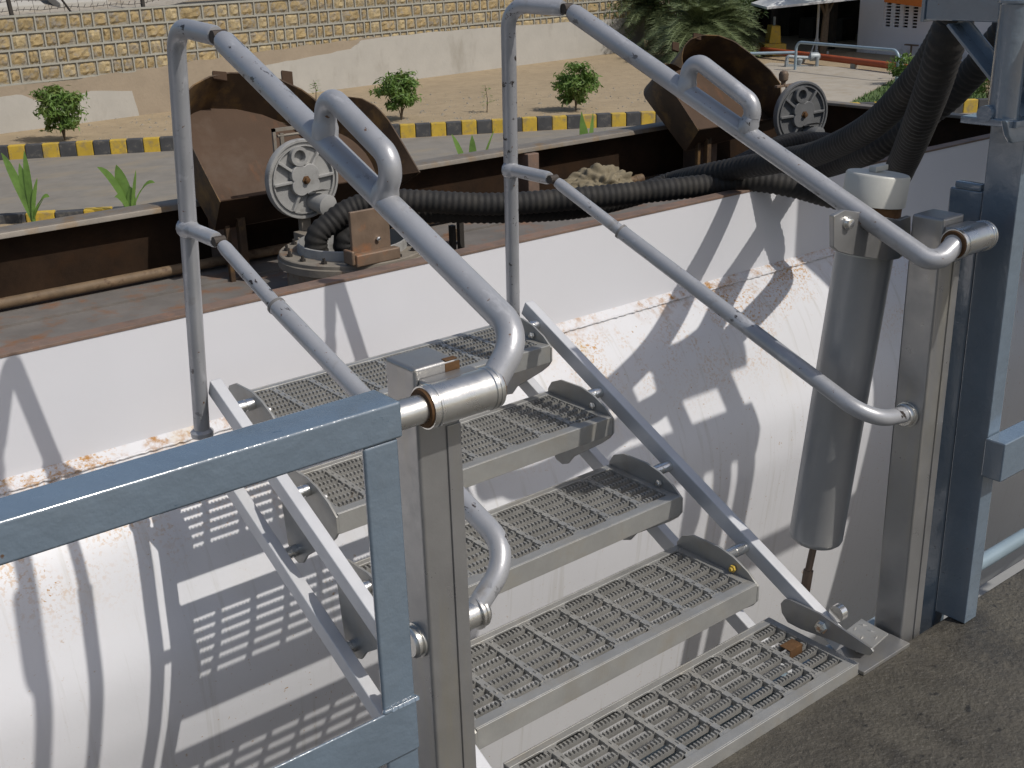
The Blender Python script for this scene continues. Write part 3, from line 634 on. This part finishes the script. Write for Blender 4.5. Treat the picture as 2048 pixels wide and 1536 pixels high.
cv1 = cover(U(605,358,'y',2.75), .152, tk, 0, 'grey cast cover with an orange nut, beside the left rusty hood', m_cover)
cv2 = cover(U(1602,228,'y',2.75), .172, tk, -.22, 'grey cast cover behind the black hoses', M('dull grey cover', (.155,.155,.155), .5, .1, .15, 14, .0005, 120))
for cc in (U(605,358,'y',2.75), U(1602,228,'y',2.75)):
    hg = MB().box(cc+V(-.02,.0,-.24), cc+V(.02,.03,-.13)).box(cc+V(-.05,-.07,-.26), cc+V(-.01,.02,-.2)).box(cc+V(.06,-.05,-.25), cc+V(.1,.0,-.2)).tube([cc+V(-.06,-.03,-.225), cc+V(.12,-.03,-.225)], .012, 8)
    part('cover_hinge', hg, m_flange, tk, bevel=.003)
q = U(545,258,'y',2.83); part('latch_frame', MB().box(q, q+V(.012,.012,-.12)).box(q+V(.0,0,-.012), q+V(.17,.012,0)).tube([q+V(.02,.005,-.03), q+V(.17,.005,-.03)], .006, 6).box(q+V(.03,.0,-.09), q+V(.045,.01,-.02)), m_flange, tk)
# bracket box beside the first manhole
bq = U(742,500,'y',2.235)
bk = part('deck_bracket', MB().box((bq.x-.075,2.235,.455),(bq.x+.085,2.25,.64)), m_bracket, tk, bevel=.004)
part('bracket_foot', MB().box((bq.x-.085,2.195,.452),(bq.x+.098,2.234,.495)).box((bq.x-.1,2.2,.46),(bq.x-.086,2.26,.51)), m_bracket, bk, bevel=.006)
part('bracket_bolt', MB().lathe((bq.x+.03,2.235,.53), (0,-1,0), [(0,.009),(.01,.009),(.012,.004)], 6), m_pin, bk)
for px, py in ((1225,-1),):
    pass
part('pipe_stub', MB().lathe(U(915,478,'z',.29), (0,0,1), [(0,.03),(.04,.03),(.04,.024),(0,.022)], 14), m_pipe, tk, smooth=35)
part('deck_strip', MB().box((.75,1.98,.27),(X1-.1,2.03,.29)), m_deck, tk, bevel=.004)
part('hose_rest', MB().beam(V(.62,2.32,.28), V(.62,2.32,.5), .02, .02, (0,1,0)).beam(V(.68,2.35,.28), V(.68,2.35,.5), .02, .02, (0,1,0)), m_dark, tk)

def hood(E, Fp, y0, tilt, depth, px0, lab):
    # E: free edge (photo outline), Fp: base outline; two parallel planes a hood's depth apart
    n = V(0, -math.cos(tilt), math.sin(tilt)); P0 = V(0, y0, U(px0[0], px0[1], 'y', y0).z); P1 = P0-n*depth
    Ev = [UPl(x, y, P0, n) for x, y in E]; Fv = [UPl(x, y, P1, n) for x, y in Fp]
    fl = MB().prism(Fv, -n*.006)
    h = part('manhole_hood', fl, m_hood, tk, label=lab)
    w = MB(); N_ = 90
    def resample(P):
        L = [0]
        for a, b in zip(P, P[1:]+P[:1]): L.append(L[-1]+(b-a).length)
        return L
    def seg(P, i0, i1, n):
        Q = P[i0:i1+1]; L = [0]
        for a, b in zip(Q, Q[1:]): L.append(L[-1]+(b-a).length)
        out = []
        for k in range(n+1):
            t = L[-1]*k/n; j = 0
            while j < len(L)-2 and L[j+1] < t: j += 1
            out.append(Q[j].lerp(Q[j+1], (t-L[j])/max(L[j+1]-L[j], 1e-6)))
        return out
    ea = seg(Ev, 0, len(Ev)-1, 60); fa = seg(Fv, 0, len(Fv)-1, 60)
    ct = sum(fa, V(0,0,0))/len(fa)
    inner = ea+fa; m_ = 61
    w.add(inner, [(k, k+1, m_+k+1, m_+k) for k in range(60)])
    out_e = [p+(p-ct).normalized()*.006-n*.001 for p in ea]; out_f = [p+(p-ct).normalized()*.006-n*.001 for p in fa]
    w.add(out_e+out_f, [(k, k+1, m_+k+1, m_+k) for k in range(60)])
    w.add(ea+out_e, [(k, k+1, m_+k+1, m_+k) for k in range(60)])
    part('hood_wall', w, m_hoodw, h, smooth=40)
    part('hinge_wall', MB().prism([Ev[0], Ev[-1], Fv[-1], Fv[0]], n.cross(V(1,0,0)).normalized()*.005), m_rustshade, h)  # darker than the other hood walls: its shade is put into the colour
    return h, n, Ev, Fv
Z7 = lambda L: [(340+.26367*x, 120+.26367*y) for x, y in L]
Z6 = lambda L: [(1260+.20833*x, .20833*y) for x, y in L]
E1 = Z7([(385,1075),(250,810),(120,545),(100,400),(103,270),(180,195),(300,130),(450,100),(600,105),(830,150),(1000,230),(1100,305),(1160,372),(1185,345),(1240,305),(1330,280),(1450,293),(1560,350),(1650,450),(1760,630),(1890,850)])
F1 = Z7([(345,1290),(240,1100),(150,950),(112,560),(118,440),(200,390),(300,368),(500,372),(700,415),(850,475),(1000,510),(1120,522),(1240,540),(1320,570),(1400,620),(1480,700),(1530,780),(1570,880),(1600,1060)])
h1, n1, e1, g1 = hood(E1, F1, 2.86, math.radians(42), .17, (441,403), 'rusty brown hood lying open behind the left handrail')
E2 = Z6([(660,1250),(460,940),(330,800),(270,720),(300,645),(345,618),(400,612),(460,635),(510,675),(512,640),(500,550),(520,450),(580,380),(700,340),(850,345),(1000,400),(1200,550),(1350,680),(1440,800),(1455,1000),(1430,1130)])
F2 = Z6([(530,1450),(330,1180),(150,935),(135,895),(150,840),(200,790),(330,680),(520,590),(560,580),(700,590),(900,680),(1100,850),(1240,1030),(1350,1140),(1360,1240)])
h2, n2, e2, g2 = hood(E2, F2, 2.86, math.radians(42), .2, (1397,260), 'rusty brown hood lying open behind the right handrail')
# lugs on the hood edges
for (px, py, w_, h_), hh, nn in (((575,154,.05,.04), h1, n1), ((440,150,.06,.02), h1, n1), ((1395,72,.06,.018), h2, n2), ((1352,92,.05,.03), h2, n2)):
    c = UPl(px, py, e1[7] if hh is h1 else e2[12], nn)
    part('hasp', MB().prism([c+V(-w_/2,0,-h_/2), c+V(w_/2,0,-h_/2-.015), c+V(w_/2,.0,h_/2), c+V(-w_/2,0,h_/2+.01)], -nn*.012), m_hood, hh, bevel=.002)
for px, py in ((457,447),(1402,285)):
    q = U(px, py, 'y', 2.95)
    part('hood_hinge', MB().beam(q+V(-.02,0,.06), q+V(.05,0,.02), .03, .03).beam(q+V(.05,0,.03), q+V(.05,0,-.25), .03, .03, (0,1,0)).beam(q+V(.0,.02,.0), q+V(.0,.02,-.25), .02, .02, (0,1,0)), m_hoodw, tk, bevel=.003)
q = U(1567,160,'y',2.8)
part('breather_knob', MB().lathe(q, (0,0,1), [(-.03,.012),(-.01,.012),(0,.024),(.03,.026),(.045,.018),(.05,.0)], 14).beam(q+V(-.06,0,-.03), q+V(.12,0,-.03), .02, .012).beam(q+V(.11,-.01,-.03), q+V(.13,-.01,-.1), .02, .03, (0,1,0)).beam(q+V(.02,-.01,-.03), q+V(.05,-.01,-.14), .02, .012, (0,1,0)), m_bracket, tk, bevel=.002)

# rag bundle on the deck
q = U(1195,372,'y',3.0); rb = bmesh.new(); bmesh.ops.create_icosphere(rb, subdivisions=6, radius=1)
from mathutils import noise as mn
for v in rb.verts:
    d = v.co.normalized(); f = 1+.3*mn.noise(d*2.2)+.2*abs(mn.noise(d*4+V(3,1,2)))+.09*abs(math.sin(7*(d.x*.9+d.z*.5)+5*mn.noise(d*1.6)))-.07*abs(math.sin(11*(d.y*.7-d.x*.4+d.z*.6)+6*mn.noise(d*1.3+V(5,0,0))))
    v.co = V(d.x*.19*f, d.y*.14*f, max(d.z, -.3)*.12*f)+V(0,0,.02)
me = bpy.data.meshes.new('canvas_bundle'); rb.to_mesh(me); rb.free(); me.materials.append(m_cloth)
for p in me.polygons: p.use_smooth = True
o = bpy.data.objects.new('canvas_bundle', me); link(o, None, V(q.x, 3.0, .30)); tag(o, 'crumpled dirty canvas bundle lying on the tank deck by the rusty pipe', 'cloth')

# ------------------------------------------------------------------ corrugated hoses
def hose(pts, r, label, group='black ribbed hoses on the tanker'):
    P = catmull(pts, .0058); rs = [r*(1.0 if (i % 4) < 2 else .93) for i in range(len(P))]
    o = solo('ribbed_hose', MB().tube(P, rs, 16), m_rubber, P[0], label, 'hose', group, smooth=70)
    return o
hose([V(.2,2.46,.22), U(632,492,'y',2.46), U(668,440,'y',2.44), U(715,413,'y',2.41), U(770,400,'y',2.35), U(850,403,'y',2.26), U(1000,408,'y',2.1), U(1200,393,'y',1.92), U(1400,372,'y',1.74), U(1500,361,'y',1.62), U(1590,374,'y',1.5), U(1680,398,'y',1.39), U(1745,395,'y',1.2), DP(1785,362,3.5), DP(1807,322,3.3), DP(1832,264,3.05), DP(1865,176,2.8), DP(1892,88,2.65), DP(1912,30,2.6), DP(1930,-40,2.5)], .043,
     'ribbed hose lying over the white coaming then rising past the cream cap')
hose([V(.33,2.4,.22), U(690,497,'y',2.44), U(715,462,'y',2.43), U(775,436,'y',2.42), U(860,424,'y',2.34), U(1000,424,'y',2.16), U(1150,416,'y',2.05), U(1260,393,'y',2.03), U(1340,366,'y',2.0), DP(1400,352,4.5), DP(1480,336,4.35), DP(1565,321,4.15), DP(1641,304,3.9), DP(1741,253,3.5), DP(1829,165,3.15), DP(1880,92,2.95), DP(1915,20,2.8), DP(1940,-50,2.7)], .043,
     'ribbed hose from under the first one, slanting up to the blue beam')
hose([DP(1470,352,5.1), DP(1560,345,4.8), DP(1640,335,4.4), DP(1700,317,4.15), DP(1741,302,3.95), DP(1800,265,3.8), DP(1887,203,3.6), DP(1931,160,3.5), DP(1990,90,3.35), DP(2060,-10,3.2), DP(2100,-80,3.1)], .044,
     'ribbed hose rising behind the brace at the right end')
hose([V(3.0,2.4,.2), U(1660,300,'y',2.42), U(1630,284,'y',2.4), U(1565,290,'y',2.42), U(1490,326,'y',2.4), U(1440,352,'y',2.3)], .05,
     'short ribbed hose bending into the manhole below the right cover')

# ================================================================== FOLDING STAIR
st = thing('folding_stair', V(-.4,.1,-.03), 'stainless folding loading stair with grated treads and silver handrails', 'stair')
L = .801; D = .25; TH = .048
tr_pos = [V(0,0,0)]+[V(-.072+.012*k, .232+.251*k, .124+.126*k) for k in range(4)]
NB = 7; NX = 7
bar_len = L-.03; bp_ = []                                           # serrated bar profile (x,z)
teeth = 76
bp_.append((0,-.0145)); bp_.append((0,-.0042))
for k in range(teeth):
    x = bar_len*k/teeth; p_ = bar_len/teeth
    bp_ += [(x+p_*.12,-.0042),(x+p_*.26,.0017),(x+p_*.66,.0017),(x+p_*.8,-.0042)]
bp_ += [(bar_len,-.0042),(bar_len,-.0145)]
bar_mesh = make_mesh('serrated_bar', MB().prism([V(x,0,z) for x, z in bp_], (0,.0096,0)), m_bar, (0,0,0))
xb_mesh = make_mesh('cross_bar', MB().box((-.0075,0,-.0155),(.0075,D-.03,-.0002)), m_steel, (0,0,0), 0, .0015)
plate_poly = [(-.001,-.044),(-.001,-.006),(.03,.018),(.075,.038),(.12,.047),(.2,.045),(.235,.03),(.25,.008),(.252,-.02),(.238,-.165),(.222,-.19),(.197,-.197),(.172,-.187),(.15,-.16),(.04,-.085),(.012,-.062)]
for i, T in enumerate(tr_pos):
    fr = MB(); x0, x1 = T.x-L, T.x; y0, y1 = T.y, T.y+D; z = T.z; th = TH if i else .04
    fr.box((x0,y0,z-th),(x1,y0+.004,z)).box((x0,y1-.004,z-th),(x1,y1,z))
    fr.box((x0,y0+.004,z-.006),(x1,y0+.028,z)).box((x0,y1-.02,z-.006),(x1,y1-.004,z))
    pit = L/(NX+1)
    for k in range(NX+1):
        for xa, sx in ((x0+pit*k, 1), (x0+pit*(k+1), -1)):
            xa += sx*.0135; c_ = .012
            for ya, sy in ((y0+.027, 1), (y1-.019, -1)):
                fr.prism([(xa-sx*.007,ya-sy*.0,z-.0016),(xa+sx*c_,ya,z-.0016),(xa+sx*c_*.3,ya+sy*c_*.3,z-.0016),(xa-sx*.0,ya+sy*c_,z-.0016),(xa-sx*.007,ya+sy*c_,z-.0016)], (0,0,-.004))
    fr.box((x0,y0+.028,z-th),(x0+.02,y1-.02,z-.0005)).box((x1-.02,y0+.028,z-th),(x1,y1-.02,z-.0005))
    t = part('tread', fr, m_steel, st, bevel=.0012)
    for k in range(NB):
        o = bpy.data.objects.new('serrated_bar', bar_mesh); link(o, t, V(x0+.015, y0+.028+.0289*(k+.5)-.0048, z-.001))
    for k in range(NX):
        o = bpy.data.objects.new('cross_bar', xb_mesh); link(o, t, V(x0+L*(k+1)/(NX+1), y0+.016, z-.001))
    if i:
        for xx in (x0-.006, x1+.0002):
            pl = MB().prism([V(xx, y0+a, z+b) for a, b in plate_poly], (.0058,0,0)); part('end_plate', pl, m_steel, t, bevel=.001)
        for sg, xa, xb in ((-1, x0-.004, -.889), (1, x1+.004, .012)):
            for (py, pz) in ((.11,.021),(.198,-.164)):
                c = V(xa, y0+py, z+pz); xm = (xa+xb)/2
                part('pivot_pin', MB().lathe(c, (sg,0,0), [(0,.0135),(.0005,.0145),(abs(xm-xa)-.001,.0145),(abs(xm-xa),.0125),(abs(xm-xa)+.0015,.0125),(abs(xm-xa)+.003,.0145),(abs(xb-xa),.0145)], 16), m_pin, t, smooth=35)
            c = V(xa-sg*.006, y0+.07, z+.012)
            part('plate_bolt', MB().lathe(c, (-sg,0,0), [(0,.009),(.006,.009),(.007,.005),(.012,.005)], 6), m_yellow if (i == 1 and sg > 0) else m_pin, t)
# stringers: upper and lower bar on both sides
for xc, y_hi in ((-.903, 1.165), (.026, 1.155)):
    for dz, dy, ylo, yhi in ((0, 0, .06, y_hi), (-.185, .09, .15, y_hi+.09)):
        A = V(xc, ylo, .525-.502*1.09+.502*(ylo-dy)+dz); B = V(xc, yhi, .525-.502*1.09+.502*(yhi-dy)+dz)
        part('stringer', MB().beam(A, B, .028, .042, V(0,-.45,.9)), m_alu, st, bevel=.003)
# posts
def post(x0, x1, side):
    y0, y1, zt = .016, .09, .957
    p = part('stair_post', MB().box((x0,y0,-.35),(x1,y1,zt)), m_post, st, bevel=.006)
    part('cover_strip', MB().box((x1-.026,y0-.003,-.34),(x1-.002,y0+.002,.86)), m_post, p, bevel=.001)
    return p
PL = post(-1.108,-1.033,-1); PR = post(.185,.26,1)
def sleeve(xa, xb, p):
    c = V(xa,-.017,.913); Ls = xb-xa
    part('pivot_sleeve', MB().lathe(c, (1,0,0), [(0,.021),(0,.0305),(.004,.0315),(.007,.0315),(.008,.030),(.0105,.030),(.0115,.0315),(.0145,.0315),(.016,.03),(Ls-.016,.03),(Ls-.0145,.0315),(Ls-.0115,.0315),(Ls-.0105,.03),(Ls-.008,.03),(Ls-.007,.0315),(Ls-.004,.0315),(Ls,.0305),(Ls,.021)], 32), m_sleeve, p, smooth=40)
    part('sleeve_cradle', MB().box((xa+.015,-.012,.885),(xb-.015,.017,.942)), m_post, p, bevel=.006)
    part('rust_washer', MB().lathe(V(xa+.0005,-.017,.913), (1,0,0), [(-.004,.021),(-.004,.027),(.0,.029),(.0008,.021)], 24), m_rustband, p, smooth=40)
    part('rust_washer', MB().lathe(V(xb-.0005,-.017,.913), (1,0,0), [(.004,.021),(.004,.027),(0,.029),(-.0008,.021)], 24), m_rustband, p, smooth=40)
sleeve(-1.118,-.997,PL); sleeve(.173,.287,PR)
part('rust_patch', MB().box((-1.056,.0155,.94),(-1.03,.018,.953)).box((-1.055,.016,.9555),(-1.034,.026,.958)), m_rustband, PL, bevel=.002)
part('rail_stub', MB().tube([V(-1.2055,-.017,.913), V(-1.115,-.017,.913)], .0205, 20), m_sleeve, PL, smooth=40)
# handrails
def rail_side(joint, low1, xin, xout, loop, poletop, polebot, mjunc, mjoint, mcol, mlow, mend, sgn, p):
    base = part('handrail', MB().tube([Vector((xin,-.017,.913)), Vector((xin-sgn*.012,-.017,.913))], .0205, 20), m_rail, st)
    d = (joint-low1).normalized(); k = (low1.y+.012)/d.y; corner = low1-d*k
    r = .021
    je = joint-d*.024
    pth = fillet([V(xin,-.017,.913), corner, je], .075, 14)
    part('upper_rail', MB().tube(pth+[joint-d*.012], [r]*len(pth)+[.017], 20), m_rail, base, smooth=50)
    # pole with its bent head
    pc = V(poletop.x, poletop.y, poletop.z)
    head = joint+(pc-joint).normalized()*.02
    pp = fillet([polebot, pc, head], .06, 10)
    part('rail_pole', MB().tube(pp+[head-(pc-joint).normalized()*.008], [.0185]*len(pp)+[.0165], 20), m_rail, base, smooth=50)
    part('rail_joint', MB().tube([head, joint-d*.014], .0105, 10).lathe(joint-V(.014,0,0), (1,0,0), [(0,.012),(.028,.012)], 12), m_gap, base)
    # grab loop
    lp_ = fillet(loop, [.05, .055], 12)
    _a0, _a1 = lp_[0], lp_[1]; _b0, _b1 = lp_[-1], lp_[-2]; _da = (_a1-_a0).normalized(); _db = (_b1-_b0).normalized()
    lp_ = [_a0, _a0+_da*.019, _a0+_da*.026, _a0+_da*.034]+lp_[1:-1]+[_b0+_db*.034, _b0+_db*.026, _b0+_db*.019, _b0]
    part('grab_loop', MB().tube(lp_, [.0225,.0222,.0195,.0186]+[.0185]*(len(lp_)-8)+[.0186,.0195,.0222,.0225], 18), m_rail, base, smooth=50)
    wl = MB()
    for q in (loop[0], loop[-1]): pass
    # mid rail with telescoping sleeve
    hd = (mjunc-mjoint).normalized(); md = (mcol-mjoint).normalized()
    part('mid_arm', MB().tube([mjunc, mjunc-hd*.018, mjunc-hd*.024, mjunc-hd*.032, mjoint+hd*.02, mjoint+hd*.012], [.023,.0225,.0185,.0165,.0165,.0145], 16), m_rail, base, smooth=50)
    part('mid_joint', MB().tube([mjoint+hd*.016, mjoint+md*.02], .009, 10).lathe(mjoint-V(.012,0,0), (1,0,0), [(0,.0105),(.024,.0105)], 12), m_gap, base)
    part('mid_rod', MB().tube([mjoint+md*.014, mjoint+md*.026, mcol+md*.05], [.0125,.0145,.0145], 16), m_rail, base, smooth=50)
    low = fillet([mcol, mlow, mend], .08, 12)
    part('mid_sleeve', MB().tube(low, .0178, 20), m_rail, base, smooth=50)
    part('sleeve_collar', MB().lathe(mcol-md*.003, md, [(0,.0135),(0,.019),(.006,.019),(.007,.0178)], 20), m_collar, base, smooth=40)
    return base
jR = U(1135,17,'y',.89); lowR = U(1740,440,'x',.094)
xs = lambda t: t
def on_rail(px, py, a, b):                      # point of the vertical plane through the rail seen at this pixel
    n = (b-a).cross(V(0,0,1)).normalized(); return UPl(px, py, a, n)
loopR = [on_rail(*q, jR, lowR) for q in ((1371,182),(1384,112),(1512,212),(1492,262))]
rail_side(jR, lowR, .18, 0, loopR, U(1016,8,'y',1.05), U(1027,650,'y',1.2), U(1016,338,'y',1.125), U(1106,358,'y',.96), U(1242,463,'y',.77), U(1742,842,'y',.056), V(.19,.056,.522), 1, PR)
jL = U(438,73,'y',.81); lowL = U(960,590,'x',-.945)
loopL = [on_rail(*q, jL, lowL) for q in ((650,275),(652,182),(790,325),(766,400))]
rail_side(jL, lowL, -1.004, 0, loopL, U(350,52,'y',.99), U(404,862,'y',1.2), U(372,455,'y',1.09), U(438,482,'y',.93), U(553,612,'y',.74), U(1024,1105,'y',.052), U(955,1225,'y',.05)+V(-.012,0,0), -1, PL)
def ringx(c, sg, p, r=.024):
    part('pivot_ring', MB().lathe(c, (sg,0,0), [(0,r+.004),(.004,r+.004),(.005,r),(.008,r),(.009,r+.002),(.013,r+.002),(.014,r),(.018,r-.002),(.018,.017)], 24), m_sleeve, p, smooth=40)
ringx(V(.185,.056,.522), -1, PR); ringx(V(-1.108,.05,U(955,1225,'y',.05).z), -1, PL); ringx(U(949,1226,'y',.05), 1, PL)
_q = U(949,1226,'y',.05); part('pivot_bush', MB().tube([V(-1.034,_q.y,_q.z), _q+V(.002,0,0)], .022, 20), m_sleeve, PL, smooth=40)
# pole feet on the stringer ends
for q, xc in ((U(404,862,'y',1.2), -.903), (U(1027,650,'y',1.2), .026)):
    part('pole_foot', MB().beam(q+V(0,0,.015), V(xc,1.17,.36), .03, .012, (1,0,0)).lathe(q-V(0,0,.012), (0,0,1), [(0,.026),(.012,.027),(.018,.02)], 16), m_rail, st, smooth=35)
# balance spring cylinder
ctop = U(1757,345,'y',.205); cbot = U(1630,1082,'y',.235); ca = (ctop-cbot).normalized(); cl = (ctop-cbot).length; cr = .062
cy = part('spring_cylinder', MB().lathe(cbot, ca, [(0,.02),(.0,cr-.012),(.008,cr-.003),(.016,cr),(cl-.1,cr),(cl-.1,cr-.004),(cl-.085,cr-.004)], 40), m_cyl, st, smooth=40)
part('rust_band', MB().lathe(cbot+ca*(cl-.088), ca, [(0,cr-.006),(.0,cr-.001),(.022,cr-.001),(.022,cr-.006)], 40), m_rustband, cy, smooth=40)
part('cylinder_neck', MB().lathe(cbot+ca*(cl-.175), ca, [(0,cr+.0005),(.086,cr+.0015),(.0865,cr-.004)], 40), m_cap, cy, smooth=40)
part('cylinder_cap', MB().lathe(cbot+ca*(cl-.067), ca, [(0,cr-.006),(0,cr+.004),(.001,cr+.005),(.062,cr+.005),(.066,cr+.002),(.067,0)], 40), m_cap, cy, smooth=40)
hq = ctop+ca*.001
part('cap_handle', MB().box(hq+V(-.01,.0,.0), hq+V(.035,.018,.012)), m_cap, cy, bevel=.002)
part('piston_rod', MB().tube([cbot+ca*.01, U(1617,1140,'y',.24), U(1612,1172,'y',.24)], .0085, 12).tube([U(1617,1140,'y',.24), U(1610,1182,'y',.24)], .012, 8), m_bracket, cy, smooth=40)
bpx = [(1668,432),(1690,420),(1725,425),(1800,440),(1822,432),(1822,500),(1798,518),(1775,522),(1700,510),(1676,503),(1668,495)]
part('cylinder_bracket', MB().prism([U(x, y, 'y', .138) for x, y in bpx], (0,.012,0)), m_post, cy, bevel=.002)
q = U(1694,446,'y',.138)
part('bracket_bolt', MB().lathe(q, (0,-1,0), [(0,.014),(.004,.014),(.004,.010),(.011,.010),(.012,.007)], 16), m_pin, cy, smooth=35)
# foot of the right stringer: latch lever, boss, bolt, chequer plates
lv = [(1561,1207),(1568,1199),(1580,1200),(1640,1228),(1690,1262),(1742,1297),(1746,1304),(1740,1311),(1727,1309),(1660,1280),(1600,1258),(1575,1245),(1563,1225)]
lev = part('latch_lever', MB().prism([U(x, y, 'x', .0015) for x, y in lv], (.006,0,0)), m_post, st, bevel=.001)
q = U(1644,1253,'x',.0015); part('lever_bolt', MB().lathe(q, (-1,0,0), [(0,.016),(.003,.016),(.003,.012),(.012,.012),(.013,.006)], 6), m_pin, lev)
q = U(1672,1228,'x',.03); part('stringer_boss', MB().lathe(q, (1,0,0), [(0,.014),(0,.019),(.018,.019),(.02,.014)], 20), m_pin, st, smooth=35)
dpx = [(1690,1262),(1723,1237),(1777,1267),(1738,1302),(1712,1300)]
dpl = [U(x, y, 'z', .005) for x, y in dpx]
dp = part('chequer_plate', MB().prism(dpl, (0,0,-.005)), m_steel, st, bevel=.001)
for k, (x, y, a_) in enumerate(((1710,1257,.4),(1726,1250,2),(1724,1275,.3),(1742,1262,1.9),(1752,1275,.4),(1732,1290,2))):
    q = U(x, y, 'z', .0052); d = V(math.cos(a_), math.sin(a_), 0)*.011; e = V(-d.y, d.x, 0)*.3
    part('tread_lug', MB().add([q-d, q+e, q+d, q-e, q+V(0,0,.0025)], [(0,1,4),(1,2,4),(2,3,4),(3,0,4)]), m_steel, dp)
part('base_plate', MB().box((.004,-.012,-.0295),(.178,.09,-.02)), m_post, st, bevel=.001)
q = U(1583,1292,'z',.002)
cl_ = part('rusty_clip', MB().box(q+V(-.022,-.012,.0005), q+V(.022,.016,.003)).box(q+V(-.022,-.014,-.02), q+V(.022,-.012,.003)), m_rustband, st, bevel=.001)

# ================================================================== BLUE GANTRY STEEL
gr = thing('blue_guardrail', V(-1.215,-.085,-.03), 'glossy blue square tube guardrail in the left foreground', 'guardrail')
part('top_rail', MB().box((-4.5,-.1,.922),(-1.206,-.04,.971)), m_blue, gr, bevel=.004)
part('rail_post', MB().box((-1.2635,-.098,-.03),(-1.2125,-.09,.9215)), m_blue, gr, bevel=.004)
part('mid_rail', MB().box((-4.5,-.103,.454),(-1.214,-.0985,.533)), m_blue, gr, bevel=.004)
wl = MB()
for k in range(26):
    q = V(-1.2505+.0005*rnd.random(), -.1, .9145) if False else V(-1.263+.05*k/25, -.0995, .534)
    wl.lathe(q, (0,-.4,1), [(-.004,.003),(0,.0045+.0015*rnd.random()),(.004,.002)], 6)
part('weld_bead', wl, m_blue, gr, smooth=60)
part('toe_board', MB().box((-4.5,-.06,-.028),(-1.265,-.055,.09)), m_blue, gr, bevel=.001)

q1z = U(2008,234,'x',.3).z-.015
gc = thing('blue_gantry', V(.38,0,-.03), 'blue painted gantry column with beam, pipe and brace at the right edge', 'gantry')
part('column', MB().box((.352,-.044,-.028),(.402,.034,q1z)), m_blue, gc, bevel=.003)
part('rear_column', MB().box((.354,.036,-.3),(.402,.112,.985)), m_blue, gc, bevel=.004)
part('cap_plate', MB().box((.352,.04,.985),(.372,.1,1.0)), m_blue, gc, bevel=.003)
part('side_rail', MB().box((.34,-.092,.36),(3.2,-.0445,.452)), m_blue, gc, bevel=.004)
part('side_rail', MB().box((.402,-.03,.9),(3.2,.02,.95)), m_blue, gc, bevel=.004)
part('edge_tube', MB().tube([V(-.95,.2,-.155), V(3.0,.2,-.155)], .021, 14), m_pblue, gc, smooth=40)
# vertical pipe with saddle
q0 = U(2032,8,'x',.3); q1 = U(2008,234,'x',.3); q1.y = q0.y
part('pipe_post', MB().tube([q1, q0], .0305, 24).lathe(q0, (q0-q1), [(0,.0305),(.003,.034),(.008,.034),(.01,.028)], 24), m_blue, gc, smooth=40)
s0 = U(1968,228,'x',.26); part('saddle_tube', MB().tube([s0, s0+V(.2,.0,.0)], .0165, 18), m_blue, gc, smooth=40)
part('saddle_base', MB().box((.262,-.07,q1.z-.014),(.42,.05,q1.z)), m_blue, gc, bevel=.002)
part('saddle_plate', MB().prism([U(x, y, 'y', -.062) for x, y in ((2012,242),(2090,232),(2090,280),(2026,287),(2018,272))], (0,.012,0)), m_blue, gc, bevel=.003)
# beam running out over the tanker, and its brace
bA = U(1849,40,'x',.336)
part('beam', MB().box((.336,-.5,bA.z),(.41,bA.y,bA.z+.11)), m_blue, gc, bevel=.004)
part('beam_end_plate', MB().box((.332,bA.y,bA.z-.004),(.414,bA.y+.008,bA.z+.114)), m_blue, gc, bevel=.002)
br0 = U(1905,48,'x',.35); br1 = U(1998,165,'x',.35)
bd = (br1-br0).normalized()
part('brace', MB().beam(br0-bd*.0, br1+bd*.12, .006, .04, (1,0,0)).beam(br0+V(.022,0,.003), br1+bd*.12+V(.022,0,.003), .042, .006, (1,0,0)), m_blue, gc, bevel=.001)
part('gusset', MB().box((.385,-.12,bA.z-.2),(.393,.06,bA.z-.001)), m_blue, gc)

# ------------------------------------------------------------------ occluders added out of view on the right to shade the tank
lg = thing('shadow_stand', V(2.1,.1,-.03), 'steel shadow stand added out of view to cast the ladder-like shadow on the white tank', 'shadow stand')
yb_ = .1  # added bars, never in view, laid out to cast the ladder-like tank shadow
part('valve_body', MB().box((1.330,yb_-.05,1.680),(1.790,yb_+.05,1.770)), m_grey, lg, bevel=.02)
part('cross_shade_bar', MB().box((1.350,yb_-.03,1.605),(1.630,yb_+.03,1.635)), m_grey, lg, bevel=.005)
part('lower_shade_bar', MB().box((0.950,yb_-.04,1.250),(1.700,yb_+.04,1.400)), m_grey, lg, bevel=.01)
for x0, x1, z1 in ((1.315,1.39,1.69),(1.59,1.665,1.69),(1.46,1.535,1.29)):
    part('shade_leg', MB().box((x0,yb_-.03,-.03 if x0 > 1.45 else 1.0),(x1,yb_+.03,z1)), m_grey, lg, bevel=.005)
part('shade_link', MB().box((1.130,yb_-.03,1.510),(1.205,yb_+.03,1.730)), m_grey, lg, bevel=.005)
occ = thing('gantry_end_wall', V(3.4,-.05,-.03), 'flat grey cladding wall of the gantry beyond the right edge of the view', 'wall')
part('occluder', MB().box((2.465,-.06,.2),(6.5,0,3.6)), m_grey, occ, bevel=.004)  # added panel, never in view; its left edge sets the tank's shade line
for x_ in (2.7,4.4,6.3): part('occluder_post', MB().box((x_,-.1,-.03),(x_+.08,-.062,3.6)), m_blue, occ, bevel=.003)
